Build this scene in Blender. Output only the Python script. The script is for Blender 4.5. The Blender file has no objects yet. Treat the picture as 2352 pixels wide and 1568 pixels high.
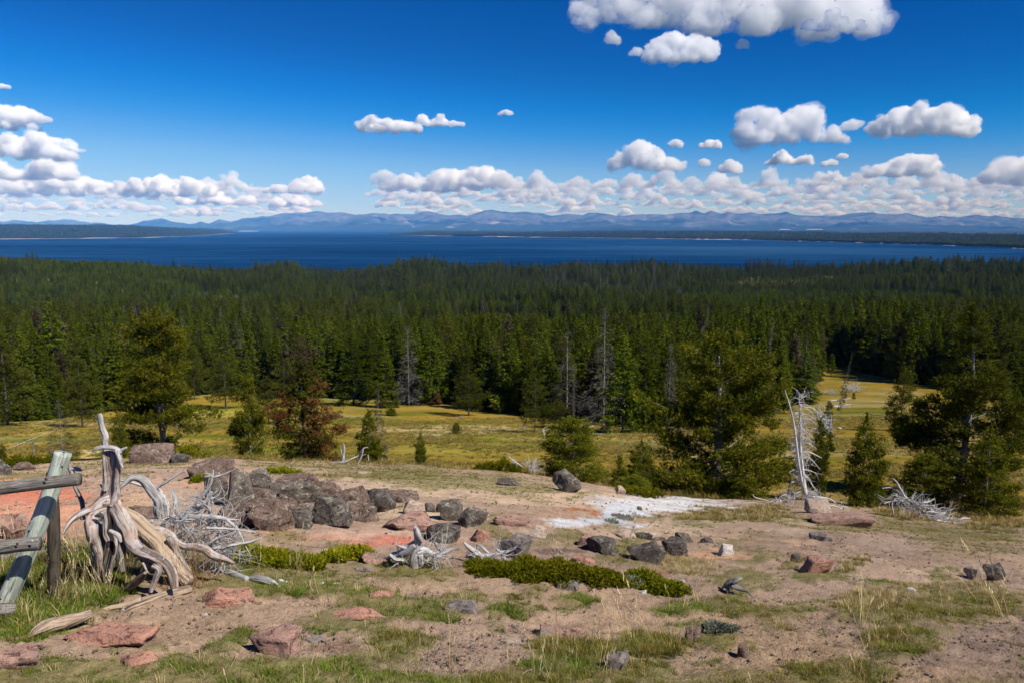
import bpy, math, random
import numpy as np
from mathutils import Vector
random.seed(7)
PI = math.pi
rad = math.radians
scene = bpy.context.scene
COL = scene.collection

# ------------------------------------------------------------------ camera
FPX = 1829.0                                   # focal length in pixels of a 2352 px wide picture (28 mm)
PITCH = rad(8.06)
CP, SP = math.cos(PITCH), math.sin(PITCH)
cam_d = bpy.data.cameras.new('camera')
cam = bpy.data.objects.new('camera', cam_d)
COL.objects.link(cam)
cam_d.sensor_width = 36
cam_d.lens = 28
cam_d.clip_start = 0.05
cam_d.clip_end = 400000
cam.location = (0, 0, 0)
cam.rotation_euler = (PI / 2 - PITCH, 0, 0)
scene.camera = cam

# ------------------------------------------------------------------ light
SUN_AZ, SUN_EL = rad(126), rad(46)
sdir = Vector((math.sin(SUN_AZ) * math.cos(SUN_EL), math.cos(SUN_AZ) * math.cos(SUN_EL), math.sin(SUN_EL)))
world = bpy.data.worlds.new('World')
scene.world = world
world.use_nodes = True
wt = world.node_tree
wt.nodes.clear()
sky = wt.nodes.new('ShaderNodeTexSky')
sky.sky_type = 'NISHITA'
sky.sun_disc = False
sky.sun_elevation = SUN_EL
sky.sun_rotation = SUN_AZ
sky.altitude = 2400
sky.air_density = 1.0
sky.dust_density = 0.25
sky.ozone_density = 3.5
sc_ = wt.nodes.new('ShaderNodeVectorMath'); sc_.operation = 'SCALE'; sc_.inputs['Scale'].default_value = 0.05
cur = wt.nodes.new('ShaderNodeRGBCurve')          # polariser and film response of the photograph
def _curve(c, pts):
    while len(c.points) < len(pts): c.points.new(.5, .5)
    for p, q in zip(c.points, pts): p.location = q
cur.mapping.use_clip = False
_curve(cur.mapping.curves[0], [(0, 0), (.100, .0), (.112, .002), (.159, .090), (.195, .18), (.36, .41), (1, .9)])
_curve(cur.mapping.curves[1], [(0, 0), (.10, .055), (.144, .095), (.188, .175), (.258, .325), (.305, .430), (.44, .58), (1, 1)])
_curve(cur.mapping.curves[2], [(0, 0), (.15, .21), (.262, .42), (.314, .60), (.386, .74), (.418, .775), (1, 1)])
cur.mapping.update()
sc2 = wt.nodes.new('ShaderNodeVectorMath'); sc2.operation = 'SCALE'; sc2.inputs['Scale'].default_value = 10.0
bg = wt.nodes.new('ShaderNodeBackground')
bg.inputs['Strength'].default_value = 0.1
wo = wt.nodes.new('ShaderNodeOutputWorld')
wt.links.new(sky.outputs[0], sc_.inputs[0]); wt.links.new(sc_.outputs[0], cur.inputs['Color'])
wt.links.new(cur.outputs[0], sc2.inputs[0]); wt.links.new(sc2.outputs[0], bg.inputs['Color'])
wt.links.new(bg.outputs[0], wo.inputs['Surface'])
sun_d = bpy.data.lights.new('sun', 'SUN')
sun_d.energy = 5.0
sun_d.angle = rad(0.53)
sun_d.color = (1.0, 0.955, 0.88)
sun = bpy.data.objects.new('sun', sun_d)
COL.objects.link(sun)
sun.rotation_euler = sdir.to_track_quat('Z', 'Y').to_euler()
vs = scene.view_settings
vs.view_transform = 'Standard'
vs.look = 'None'
vs.exposure = 0.2
vs.gamma = 1.0
vs.use_curve_mapping = False
cy = scene.cycles
cy.use_denoising = True
cy.denoiser = 'OPENIMAGEDENOISE'
cy.denoising_prefilter = 'ACCURATE'
cy.max_bounces = 40
cy.diffuse_bounces = 3
cy.glossy_bounces = 2
cy.transmission_bounces = 3
cy.volume_bounces = 40
cy.transparent_max_bounces = 24
cy.use_adaptive_sampling = True
cy.adaptive_threshold = 0.02
cy.sample_clamp_indirect = 6
cy.caustics_reflective = False
cy.caustics_refractive = False

# ------------------------------------------------------------------ numeric noise
def _h(ix, iy, iz, seed):
    h = (ix * 374761393 + iy * 668265263 + iz * 1274126177 + seed * 974711 + 101) & 0xffffffff
    h = ((h ^ (h >> 13)) * 1274126177) & 0xffffffff
    h = ((h ^ (h >> 15)) * 2246822519) & 0xffffffff
    h = h ^ (h >> 16)
    return (h & 0xffffff) / 8388607.5 - 1.0

def vnoise(P, seed=0):
    P = np.asarray(P, float)
    I = np.floor(P).astype(np.int64)
    F = P - I
    F = F * F * F * (F * (F * 6 - 15) + 10)
    x, y, z = I[..., 0], I[..., 1], I[..., 2]
    np.seterr(over='ignore')
    fx, fy, fz = F[..., 0], F[..., 1], F[..., 2]
    def L(a, b, t): return a + (b - a) * t
    return L(L(L(_h(x, y, z, seed), _h(x + 1, y, z, seed), fx), L(_h(x, y + 1, z, seed), _h(x + 1, y + 1, z, seed), fx), fy),
             L(L(_h(x, y, z + 1, seed), _h(x + 1, y, z + 1, seed), fx), L(_h(x, y + 1, z + 1, seed), _h(x + 1, y + 1, z + 1, seed), fx), fy), fz)

def fbm(P, octv=4, seed=0, gain=0.5):
    P = np.asarray(P, float)
    s, a = 0.0, 1.0
    for i in range(octv):
        s = s + a * vnoise(P * (2.03 ** i) + 17.3 * i, seed + i)
        a *= gain
    return s

def n2(x, y, wl, octv=3, seed=0, gain=0.5):
    x = np.asarray(x, float); y = np.asarray(y, float)
    return fbm(np.stack([x / wl, y / wl, np.zeros_like(x) + seed * 3.7], -1), octv, seed, gain)

def sstep(a, b, x):
    t = np.clip((np.asarray(x, float) - a) / (b - a), 0, 1)
    return t * t * (3 - 2 * t)

# ------------------------------------------------------------------ photograph pixel (2352 wide) <-> place
def row_T(row):
    return math.tan(math.atan((row - 784) / FPX) + PITCH)      # drop per metre forward for a picture row

def PX(px, py, d):
    xc, yc = (px - 1176) / FPX, (784 - py) / FPX
    dx, dy, dz = xc, CP + yc * SP, -SP + yc * CP
    k = d / dy
    return Vector((dx * k, d, dz * k))

def to_px(x, y, z):
    dep = np.maximum(y * CP - z * SP, 0.05)
    return 1176 + FPX * x / dep, 784 - FPX * (z * CP + y * SP) / dep

def mpp(p):                                                    # metres covered by one such pixel at point p
    return (p[1] * CP - p[2] * SP) / FPX

DC = 28.0
EYE = 1.55
_crest = [(0, 1062), (300, 1050), (500, 1048), (800, 1060), (1000, 1070), (1200, 1083), (1350, 1105), (1500, 1135), (1700, 1148), (1900, 1160), (2050, 1182), (2352, 1210)]
_cu, _cT = [], []
for _x, _r in _crest:
    _T = row_T(_r)
    _cu.append((_x - 1176) / FPX * (CP + _T * SP) * DC / (DC + 2)); _cT.append(_T)

_fd = [0, 20, 40, 60, 100, 150, 190, 240, 300, 450, 600, 1000, 1500, 1800, 1950, 2200, 3000]
_fz = [-6, -9.2, -12.9, -17.9, -26.3, -36, -41.5, -46.2, -51.5, -64, -74, -91, -101, -106, -109, -116, -125]
LAKE_Z = -110.0

def far_z(x, y):
    u = x / np.maximum(y, 20.0)
    z = np.interp(y, _fd, _fz)
    bl = np.interp(u, [-.8, -.65, -.48, -.32, -.2, 0], [46, 42, 33, 13, 0, 0])
    z = z + bl * sstep(500, 1150, y) * (1 - sstep(1250, 1900, y))
    br = np.interp(u, [0.1, .3, .42, .66], [0, 6, 9, 13])
    z = z + br * sstep(1300, 1600, y) * (1 - sstep(1700, 2000, y))
    z = z + n2(x, y, 60, 3, 5) * 1.1 * sstep(70, 250, y) * (1 - sstep(1700, 1950, y))
    z = z + n2(x, y, 13, 2, 8) * 0.22 * sstep(38, 60, y)
    return z

def hill_z(x, y):
    u = x / (np.maximum(y, 0) + 2)
    T = np.interp(u, _cu, _cT)
    z = -(T * y + EYE * (1 - y / DC))
    f = sstep(2.0, 7.0, np.hypot(x, y))
    z = z + f * (n2(x, y, 3.2, 2, 11) * 0.085 + n2(x, y, 0.9, 2, 12) * 0.028)
    # small terraces of washed soil
    w = n2(x, y, 4.0, 2, 14) * 1.5 + y * 1.1
    z = z + f * 0.05 * (sstep(0.25, 0.75, w - np.floor(w)) - (w - np.floor(w)))
    return z

def H(x, y):
    x = np.asarray(x, float); y = np.asarray(y, float)
    k = sstep(DC - 1, DC + 13, y)
    return hill_z(x, y) * (1 - k) + far_z(x, y) * k

_ts = np.concatenate([np.geomspace(1.2, 60, 500), np.geomspace(60.5, 2300, 500)])
def ground_d(px, py):
    xc, yc = (px - 1176) / FPX, (784 - py) / FPX
    dx, dy, dz = xc, CP + yc * SP, -SP + yc * CP
    X, Z = _ts * dx / dy, _ts * dz / dy
    h = H(X, _ts)
    i = np.argmax(Z < h)
    if Z[i] >= h[i]: return 1900.0
    if i == 0: return float(_ts[0])
    a, b = Z[i - 1] - h[i - 1], Z[i] - h[i]
    t = a / (a - b)
    return float(_ts[i - 1] + t * (_ts[i] - _ts[i - 1]))

def GP(px, py):
    return PX(px, py, ground_d(px, py))

# coordinate frames of enlarged pieces of the photograph
def _fr(x0, y0, s): return lambda x, y: (x0 + x * s, y0 + y * s)
R1 = _fr(0, 918.8, .2519); R2 = _fr(0, 1176.0, .2502)
R3 = _fr(551.3, 973.9, .27345); R4 = _fr(1102.5, 973.9, .27345); R5 = _fr(1708.9, 973.9, .27345)
R6 = _fr(551.3, 1240.4, .27345); R7 = _fr(1102.5, 1240.4, .27345); R8 = _fr(1708.9, 1240.4, .27345)
M1 = _fr(0, 569.6, .31636); M2 = _fr(588, 569.6, .31636); M3 = _fr(1157.7, 569.6, .31636); M4 = _fr(1708.9, 569.6, .31636)
F0 = _fr(0, 0, 1.0)

# ------------------------------------------------------------------ mesh helpers
def mesh(name, V, tris=None, quads=None, attrs=None, uv=None, smooth=False, mats=(), midx=None, colattr=None):
    V = np.asarray(V, np.float32)
    me = bpy.data.meshes.new(name)
    nt = 0 if tris is None else len(tris)
    nq = 0 if quads is None else len(quads)
    parts = []
    if nt: parts.append(np.asarray(tris, np.int32).ravel())
    if nq: parts.append(np.asarray(quads, np.int32).ravel())
    loops = np.concatenate(parts) if parts else np.zeros(0, np.int32)
    ls = np.concatenate([np.arange(nt) * 3, nt * 3 + np.arange(nq) * 4]).astype(np.int32)
    me.vertices.add(len(V)); me.vertices.foreach_set('co', V.ravel())
    me.loops.add(len(loops)); me.loops.foreach_set('vertex_index', loops)
    me.polygons.add(nt + nq); me.polygons.foreach_set('loop_start', ls)
    if smooth: me.polygons.foreach_set('use_smooth', np.ones(nt + nq, bool))
    if midx is not None: me.polygons.foreach_set('material_index', np.asarray(midx, np.int32))
    if uv is not None:
        l = me.uv_layers.new(name='UVMap')
        l.data.foreach_set('uv', np.asarray(uv, np.float32)[loops].ravel())
    for k, a in (attrs or {}).items():
        at = me.attributes.new(k, 'FLOAT', 'POINT'); at.data.foreach_set('value', np.asarray(a, np.float32))
    for k, a in (colattr or {}).items():
        at = me.attributes.new(k, 'FLOAT_COLOR', 'POINT'); at.data.foreach_set('color', np.asarray(a, np.float32).ravel())
    for m in mats: me.materials.append(m)
    me.update()
    return me

def obj(name, me, parent=None, loc=None, link=True):
    o = bpy.data.objects.new(name, me)
    if link: COL.objects.link(o)
    if parent: o.parent = parent
    if loc is not None: o.location = loc
    return o

def tag(o, label=None, cat=None, group=None, kind=None):
    if label: o['label'] = label
    if cat: o['category'] = cat
    if group: o['group'] = group
    if kind: o['kind'] = kind
    return o

def empty(name, loc, rz=0.0, scale=None):
    o = bpy.data.objects.new(name, None)
    COL.objects.link(o)
    o.location = loc; o.rotation_euler = (0, 0, rz)
    o.empty_display_size = 0.3
    if scale is not None: o.scale = scale
    return o

class Buf:
    def __init__(s): s.V = []; s.T = []; s.Q = []; s.U = []; s.A = []; s.n = 0
    def add(s, V, T=None, Q=None, U=None, A=None):
        V = np.asarray(V, float)
        if T is not None and len(T): s.T.append(np.asarray(T) + s.n)
        if Q is not None and len(Q): s.Q.append(np.asarray(Q) + s.n)
        s.V.append(V); s.U.append(np.zeros((len(V), 2)) if U is None else U)
        s.A.append(np.zeros(len(V)) if A is None else np.broadcast_to(A, (len(V),)))
        s.n += len(V)
    def mesh(s, name, mats, smooth=True, org=(0, 0, 0)):
        V = np.concatenate(s.V) - np.asarray(org, float)
        return mesh(name, V, np.concatenate(s.T) if s.T else None, np.concatenate(s.Q) if s.Q else None,
                    attrs={'tint': np.concatenate(s.A)}, uv=np.concatenate(s.U), smooth=smooth, mats=mats)

def catmull(P, n):
    P = np.asarray(P, float)
    if len(P) < 3:
        t = np.linspace(0, 1, n)[:, None]
        return P[0] * (1 - t) + P[-1] * t
    Q = np.vstack([2 * P[0] - P[1], P, 2 * P[-1] - P[-2]])
    t = np.linspace(0, len(P) - 1, n); i = np.minimum(t.astype(int), len(P) - 2); f = (t - i)[:, None]
    a, b, c, d = Q[i], Q[i + 1], Q[i + 2], Q[i + 3]
    return .5 * ((2 * b) + (-a + c) * f + (2 * a - 5 * b + 4 * c - d) * f ** 2 + (-a + 3 * b - 3 * c + d) * f ** 3)

def tube(buf, path, radii, sides=10, n=None, seed=0, grain=0.12, tint=0.0, flat_end=False, wob=0.0):
    path = np.asarray(path, float); radii = np.asarray(radii, float)
    if n is None: n = max(6, len(path) * 4)
    D = catmull(np.hstack([path, radii[:, None]]), n)
    C, r = D[:, :3], np.maximum(D[:, 3], 1e-4)
    if wob:
        al = np.concatenate([[0], np.cumsum(np.linalg.norm(np.diff(C, axis=0), axis=1))]) / (max(r.mean(), 1e-3) * 5)
        C = C + np.stack([fbm(np.stack([al, np.full(n, k * 9.1), np.full(n, seed * 1.7)], -1), 2, seed) for k in range(3)], -1) * (r * wob * 1.6)[:, None]
    Tn = np.gradient(C, axis=0); Tn /= np.linalg.norm(Tn, axis=1)[:, None] + 1e-9
    N = np.zeros_like(C)
    a = np.array([0, 0, 1.0]) if abs(Tn[0][2]) < .8 else np.array([1.0, 0, 0])
    v = np.cross(Tn[0], a); N[0] = v / np.linalg.norm(v)
    for i in range(1, n):
        v = N[i - 1] - Tn[i] * np.dot(N[i - 1], Tn[i]); N[i] = v / (np.linalg.norm(v) + 1e-9)
    B = np.cross(Tn, N)
    ln = np.concatenate([[0], np.cumsum(np.linalg.norm(np.diff(C, axis=0), axis=1))])
    th = np.arange(sides + 1) * 2 * PI / sides
    rm = np.maximum(r.mean(), 1e-3)
    cs, sn = np.cos(th), np.sin(th)
    tw = ln / rm * 0.03
    tws = (ln / rm * .05)[:, None]
    ca, sa = np.cos(th[None] + tws), np.sin(th[None] + tws)
    q = np.stack([ca * 2.3, sa * 2.3, np.broadcast_to((ln / rm * .06)[:, None], ca.shape)], -1)
    q2 = np.stack([ca * 3.6, sa * 3.6, np.broadcast_to((ln / rm * .035)[:, None], ca.shape)], -1)
    rid = np.abs(vnoise(q2, seed + 31)); fine = fbm(q2 * np.array([2.2, 2.2, 1.6]), 2, seed + 33)
    g = 1 + grain * (fbm(q, 2, seed + 3) * .55 - np.clip(.28 - rid, 0, 1) * 1.5 + fine * .22)
    groove = np.clip((rid - .02) / .26, 0, 1) * .6 + np.clip(.5 + fine * .6, 0, 1) * .4
    RR = (r[:, None] * g)[..., None]
    V = C[:, None, :] + RR * (cs[None, :, None] * N[:, None, :] + sn[None, :, None] * B[:, None, :])
    U = np.stack([np.broadcast_to(th / (2 * PI) * 2 * PI * rm, (n, sides + 1)), np.broadcast_to(ln[:, None], (n, sides + 1))], -1)
    V = V.reshape(-1, 3); U = U.reshape(-1, 2); GA = np.append(groove.ravel(), [.5, .5]) * (1 if sides >= 8 else 0) + (.6 if sides < 8 else 0)
    i = np.arange(n - 1)[:, None] * (sides + 1) + np.arange(sides)[None, :]
    Q = np.stack([i, i + 1, i + sides + 2, i + sides + 1], -1).reshape(-1, 4)
    nb = len(V)
    V = np.vstack([V, C[0], C[-1]]); U = np.vstack([U, [0, 0], [0, ln[-1]]])
    k = np.arange(sides)
    T = np.vstack([np.stack([np.full(sides, nb), k + 1, k], -1), np.stack([np.full(sides, nb + 1), (n - 1) * (sides + 1) + k, (n - 1) * (sides + 1) + k + 1], -1)])
    buf.add(V, T, Q, U, GA)

def ico(sub):
    import bmesh
    bm = bmesh.new(); bmesh.ops.create_icosphere(bm, subdivisions=sub, radius=1.0)
    V = np.array([v.co[:] for v in bm.verts]); T = np.array([[v.index for v in f.verts] for f in bm.faces]); bm.free()
    return V, T
ICO = {k: ico(k) for k in (1, 2, 3, 4, 5)}

# ------------------------------------------------------------------ node helpers
class NT:
    def __init__(s, name):
        s.m = bpy.data.materials.new(name); s.m.use_nodes = True
        s.t = s.m.node_tree; s.t.nodes.clear()
        s.out = s.t.nodes.new('ShaderNodeOutputMaterial')
    def n(s, typ, ins=None, **props):
        nd = s.t.nodes.new('ShaderNode' + typ)
        for k, v in props.items(): setattr(nd, k, v)
        for k, v in (ins or {}).items():
            sk = nd.inputs[k]
            if isinstance(v, bpy.types.NodeSocket): s.t.links.new(v, sk)
            elif isinstance(v, bpy.types.Node): s.t.links.new(v.outputs[0], sk)
            else: sk.default_value = v
        return nd
    def ramp(s, fac, stops, interp='LINEAR'):
        nd = s.n('ValToRGB', {'Fac': fac}); r = nd.color_ramp; r.interpolation = interp
        while len(r.elements) < len(stops): r.elements.new(0.5)
        for e, (p, c) in zip(r.elements, stops):
            e.position = p; e.color = (c[0], c[1], c[2], 1) if not isinstance(c, (int, float)) else (c, c, c, 1)
        return nd.outputs[0]
    def mix(s, fac, a, b, mode='MIX'):
        nd = s.t.nodes.new('ShaderNodeMix'); nd.data_type = 'RGBA'; nd.blend_type = mode
        for idx, v in ((0, fac), (6, a), (7, b)):
            sk = nd.inputs[idx]
            if isinstance(v, bpy.types.Node): v = v.outputs[0]
            if isinstance(v, bpy.types.NodeSocket): s.t.links.new(v, sk)
            elif isinstance(v, (tuple, list)): sk.default_value = (*v[:3], 1)
            else: sk.default_value = v
        return nd.outputs[2]
    def math(s, op, a, b=0.0, clamp=False):
        nd = s.n('Math', {0: a, 1: b}, operation=op); nd.use_clamp = clamp
        return nd.outputs[0]
    def noise(s, vec, scale, detail=3.0, rough=.55, dist=0.0):
        return s.n('TexNoise', {'Vector': vec, 'Scale': scale, 'Detail': detail, 'Roughness': rough, 'Distortion': dist}).outputs[0]
    def surf(s, sh): s.t.links.new(sh.outputs[0] if isinstance(sh, bpy.types.Node) else sh, s.out.inputs['Surface']); return s.m

def offset_coords(t, space='Object'):
    tc = t.n('TexCoord').outputs[space]
    oi = t.n('ObjectInfo').outputs['Random']
    r = t.math('MULTIPLY', oi, 57.0)
    return t.n('VectorMath', {0: tc, 1: r}, operation='ADD').outputs[0]
# ------------------------------------------------------------------ materials
def m_ground():
    t = NT('ground_soil'); co = t.n('TexCoord').outputs['Object']
    a = t.n('Attribute', attribute_name='soil').outputs['Color']
    near = t.n('Attribute', attribute_name='near').outputs['Fac']
    f1 = t.noise(co, 22, 6, .72); f2 = t.noise(co, 3.1, 5, .65); f3 = t.noise(co, 95, 3, .7)
    v = t.math('ADD', t.math('MULTIPLY', f1, .55), t.math('ADD', t.math('MULTIPLY', f2, .5), t.math('MULTIPLY', f3, .45)))
    k = t.ramp(v, [(.5, .50), (.74, 1.0), (.98, 1.5)])
    k = t.mix(near, (1, 1, 1), k)
    c = t.mix(1.0, a, k, 'MULTIPLY')
    # meadow and forest floor streaks beyond the hill
    mp = t.n('Mapping', {'Vector': co, 'Scale': (.05, .12, .1)}).outputs[0]
    g = t.noise(mp, 1.0, 7, .68)
    g2 = t.noise(co, 1.3, 5, .7)
    gs = t.math('ADD', t.math('MULTIPLY', g, .6), t.math('MULTIPLY', g2, .4))
    kf = t.ramp(gs, [(.36, (.52, .66, .5)), (.5, (1, 1, 1)), (.64, (1.42, 1.2, 1.1))])
    far = t.math('SUBTRACT', 1.0, near)
    c = t.mix(far, c, t.mix(1.0, c, kf, 'MULTIPLY'))
    # dark grit and pale chips
    vo = t.n('TexVoronoi', {'Vector': co, 'Scale': 42.0, 'Randomness': 1.0})
    sp = t.math('LESS_THAN', vo.outputs['Distance'], .17)
    pick = t.n('SeparateColor', {0: vo.outputs['Color']})
    dk = t.math('MULTIPLY', t.math('MULTIPLY', sp, t.math('GREATER_THAN', pick.outputs[0], .62)), near)
    pale = t.math('MULTIPLY', t.math('MULTIPLY', sp, t.math('LESS_THAN', pick.outputs[1], .16)), near)
    c = t.mix(t.math('MULTIPLY', dk, .75), c, (.085, .06, .05)); c = t.mix(t.math('MULTIPLY', pale, .6), c, (.5, .4, .33))
    hgt = t.math('ADD', t.math('MULTIPLY', f1, .6), t.math('ADD', t.math('MULTIPLY', f3, .35), t.math('MULTIPLY', vo.outputs['Distance'], -.25)))
    b = t.n('Bump', {'Height': hgt, 'Strength': near, 'Distance': .045})
    return t.surf(t.n('BsdfDiffuse', {'Color': c, 'Roughness': .6, 'Normal': b}))

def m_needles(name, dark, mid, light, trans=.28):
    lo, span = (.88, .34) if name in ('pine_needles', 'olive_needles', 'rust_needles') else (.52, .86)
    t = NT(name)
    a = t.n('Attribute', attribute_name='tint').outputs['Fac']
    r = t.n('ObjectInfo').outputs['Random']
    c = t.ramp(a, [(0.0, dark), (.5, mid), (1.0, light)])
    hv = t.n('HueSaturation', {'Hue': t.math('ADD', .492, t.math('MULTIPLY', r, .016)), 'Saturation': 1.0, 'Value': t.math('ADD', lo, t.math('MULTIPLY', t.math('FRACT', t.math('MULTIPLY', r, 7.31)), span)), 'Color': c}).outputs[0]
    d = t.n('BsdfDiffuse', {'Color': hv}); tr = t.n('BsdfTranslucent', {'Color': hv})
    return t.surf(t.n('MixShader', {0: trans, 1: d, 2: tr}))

def m_bark(name, a, b, scale=9, bump=.5):
    t = NT(name); co = offset_coords(t)
    mp = t.n('Mapping', {'Vector': co, 'Scale': (1, 1, .3)}).outputs[0]
    f = t.noise(mp, scale, 5, .7)
    c = t.ramp(f, [(.3, a), (.68, b)])
    return t.surf(t.n('BsdfDiffuse', {'Color': c, 'Normal': t.n('Bump', {'Height': f, 'Strength': bump, 'Distance': .02})}))

def m_wood(name, dark, a, b, c3, grain=55, crack=.5):
    """weathered wood: fibres run along the tube (UV v), cracks dark, stains slow"""
    t = NT(name); uv = t.n('UVMap').outputs[0]; co = offset_coords(t)
    r = t.math('MULTIPLY', t.n('ObjectInfo').outputs['Random'], 31.0)
    mp = t.n('VectorMath', {0: t.n('Mapping', {'Vector': uv, 'Scale': (grain, grain * .07, 1)}).outputs[0], 1: r}, operation='ADD').outputs[0]
    f = t.noise(mp, 1.0, 5, .66, .6)
    mp2 = t.n('Mapping', {'Vector': mp, 'Scale': (.33, .3, 1)}).outputs[0]
    f2 = t.noise(mp2, 1.0, 4, .6, .4)
    s = t.noise(co, 7.0, 4, .6)
    col = t.mix(t.ramp(s, [(.38, 0.0), (.62, 1.0)]), a, b)
    col = t.mix(t.ramp(t.noise(co, 16.0, 3, .6), [(.56, 0.0), (.7, 1.0)]), col, c3)
    col = t.mix(t.math('MULTIPLY', t.ramp(f, [(.38, 1.0), (.52, 0.0)]), .8), col, dark)
    ck = t.ramp(f2, [(.35, 1.0), (.40, 0.0)])
    gv = t.n('Attribute', attribute_name='tint').outputs['Fac']
    col = t.mix(t.ramp(gv, [(.10, 1.0), (.55, 0.0)]), col, dark)
    col = t.mix(t.ramp(gv, [(.0, .9), (.14, 0.0)]), col, [v * .3 for v in dark])
    col = t.mix(t.math('MULTIPLY', ck, crack), col, (.02, .016, .014))
    hg = t.math('SUBTRACT', f, t.math('MULTIPLY', ck, 1.5))
    return t.surf(t.n('BsdfPrincipled', {'Base Color': col, 'Roughness': .85, 'Specular IOR Level': .2, 'Normal': t.n('Bump', {'Height': hg, 'Strength': .7, 'Distance': .012})}))

def m_rock(name, base, dark, lichen, low, lam=.5, lowh=.3, lsc=5.0):
    """base/dark: stone, lichen: crusts, low: colour of the buried weathered foot"""
    t = NT(name); co = offset_coords(t)
    f = t.noise(co, 5.5, 6, .7); g = t.noise(co, 26, 5, .75)
    c = t.mix(t.ramp(t.math('ADD', t.math('MULTIPLY', f, .6), t.math('MULTIPLY', g, .4)), [(.4, 0.0), (.6, 1.0)]), dark, base)
    z = t.n('Attribute', attribute_name='tint').outputs['Fac']
    lo = t.math('ADD', z, t.math('MULTIPLY', t.math('SUBTRACT', f, .5), .9))
    c = t.mix(t.ramp(lo, [(max(0.0, lowh - .12), 1.0), (lowh + .12, 0.0)]), c, low)
    ln = t.noise(co, lsc, 6, .78, .5); l2 = t.noise(co, lsc * 3.7, 4, .7)
    lm = t.ramp(t.math('ADD', t.math('MULTIPLY', ln, .62), t.math('MULTIPLY', l2, .38)), [(.53, 0.0), (.585, 1.0)])
    geo = t.n('Attribute', attribute_name='tint').outputs['Fac']
    lm = t.math('MULTIPLY', lm, t.math('MULTIPLY', t.ramp(geo, [(.15, 0.0), (.5, 1.0)]), lam))
    c = t.mix(lm, c, lichen)
    sp = t.ramp(t.noise(co, 60, 2, .6), [(.66, 0.0), (.72, 1.0)])
    c = t.mix(t.math('MULTIPLY', sp, .5), c, (.45, .42, .36))
    pit = t.ramp(t.noise(co, 13, 4, .7, .8), [(.34, 0.0), (.44, 1.0)])
    c = t.mix(t.math('MULTIPLY', t.math('SUBTRACT', 1.0, pit), .7), c, [v * .35 for v in dark])
    b = t.n('Bump', {'Height': t.math('ADD', t.math('ADD', f, t.math('MULTIPLY', g, .9)), t.math('MULTIPLY', pit, .5)), 'Strength': 1.0, 'Distance': .05})
    return t.surf(t.n('BsdfDiffuse', {'Color': c, 'Roughness': .7, 'Normal': b}))

def m_plain(name, col, rough=.9):
    t = NT(name)
    return t.surf(t.n('BsdfDiffuse', {'Color': (*col, 1)}))

M = {}
M['ground'] = m_ground()
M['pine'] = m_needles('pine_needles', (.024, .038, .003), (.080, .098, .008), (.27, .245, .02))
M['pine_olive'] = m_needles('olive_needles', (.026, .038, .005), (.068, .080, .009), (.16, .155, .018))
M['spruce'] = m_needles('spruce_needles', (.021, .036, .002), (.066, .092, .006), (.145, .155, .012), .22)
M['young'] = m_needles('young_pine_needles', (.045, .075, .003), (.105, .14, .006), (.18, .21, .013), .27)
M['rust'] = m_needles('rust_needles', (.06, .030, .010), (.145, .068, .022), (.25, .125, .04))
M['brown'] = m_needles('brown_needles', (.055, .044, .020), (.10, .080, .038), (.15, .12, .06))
M['greytwig'] = m_needles('grey_twigs', (.05, .047, .037), (.09, .082, .068), (.16, .148, .125), .05)
M['juniper'] = m_needles('juniper_needles', (.055, .075, .004), (.18, .19, .008), (.38, .35, .025), .3)
M['sage'] = m_needles('sage_leaves', (.11, .12, .085), (.20, .21, .15), (.31, .32, .25), .2)
M['grass_green'] = m_needles('green_grass', (.06, .11, .012), (.14, .20, .026), (.27, .30, .06), .35)
M['grass_olive'] = m_needles('olive_grass', (.07, .09, .012), (.16, .17, .028), (.30, .27, .07), .35)
M['grass_gold'] = m_needles('golden_grass', (.14, .105, .022), (.28, .20, .05), (.44, .33, .12), .35)
M['grass_straw'] = m_needles('straw', (.38, .27, .10), (.60, .46, .22), (.78, .64, .38), .35)
M['bark'] = m_bark('bark', (.05, .04, .032), (.16, .135, .11))
M['bark_grey'] = m_bark('grey_bark', (.16, .145, .125), (.38, .35, .31))
M['bark_white'] = m_bark('bleached_bark', (.30, .285, .26), (.62, .60, .57), 14)
M['root'] = m_wood('root_wood', (.055, .038, .03), (.54, .49, .46), (.40, .31, .255), (.36, .18, .11), 26, 1.0)
M['silver'] = m_wood('silver_wood', (.17, .16, .155), (.44, .42, .41), (.56, .54, .52), (.42, .36, .30), 30, .8)
M['tanlog'] = m_wood('tan_log_wood', (.19, .13, .09), (.42, .31, .21), (.48, .37, .27), (.38, .27, .18), 34, .9)
M['greenpost'] = m_wood('pale_green_post', (.20, .21, .17), (.48, .54, .44), (.56, .60, .51), (.36, .36, .29), 40, .45)
M['greyrail'] = m_wood('grey_rail', (.075, .065, .055), (.20, .18, .155), (.28, .26, .23), (.15, .12, .09), 75, .7)
M['darkpost'] = m_wood('dark_post', (.02, .016, .012), (.075, .06, .045), (.10, .08, .06), (.05, .04, .03), 60, .6)
M['knot'] = m_plain('knot', (.05, .035, .03)); M['bolt'] = m_plain('rusty_bolt', (.12, .045, .03)); M['steel'] = m_plain('steel_bolt', (.4, .42, .43))
M['r_lichen'] = m_rock('lichen_boulder', (.27, .22, .18), (.11, .09, .078), (.50, .50, .38), (.36, .24, .17), .95, .2, 5.5)
M['r_brown'] = m_rock('brown_boulder', (.27, .18, .145), (.115, .08, .065), (.42, .39, .30), (.42, .27, .19), .75, .3, 6.0)
M['r_dark'] = m_rock('dark_boulder', (.19, .155, .135), (.07, .06, .054), (.36, .35, .27), (.34, .23, .16), .7, .22, 6.5)
M['r_pink'] = m_rock('pink_rock', (.55, .33, .25), (.30, .19, .155), (.30, .26, .22), (.46, .32, .23), .75, .2, 5.0)
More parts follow.
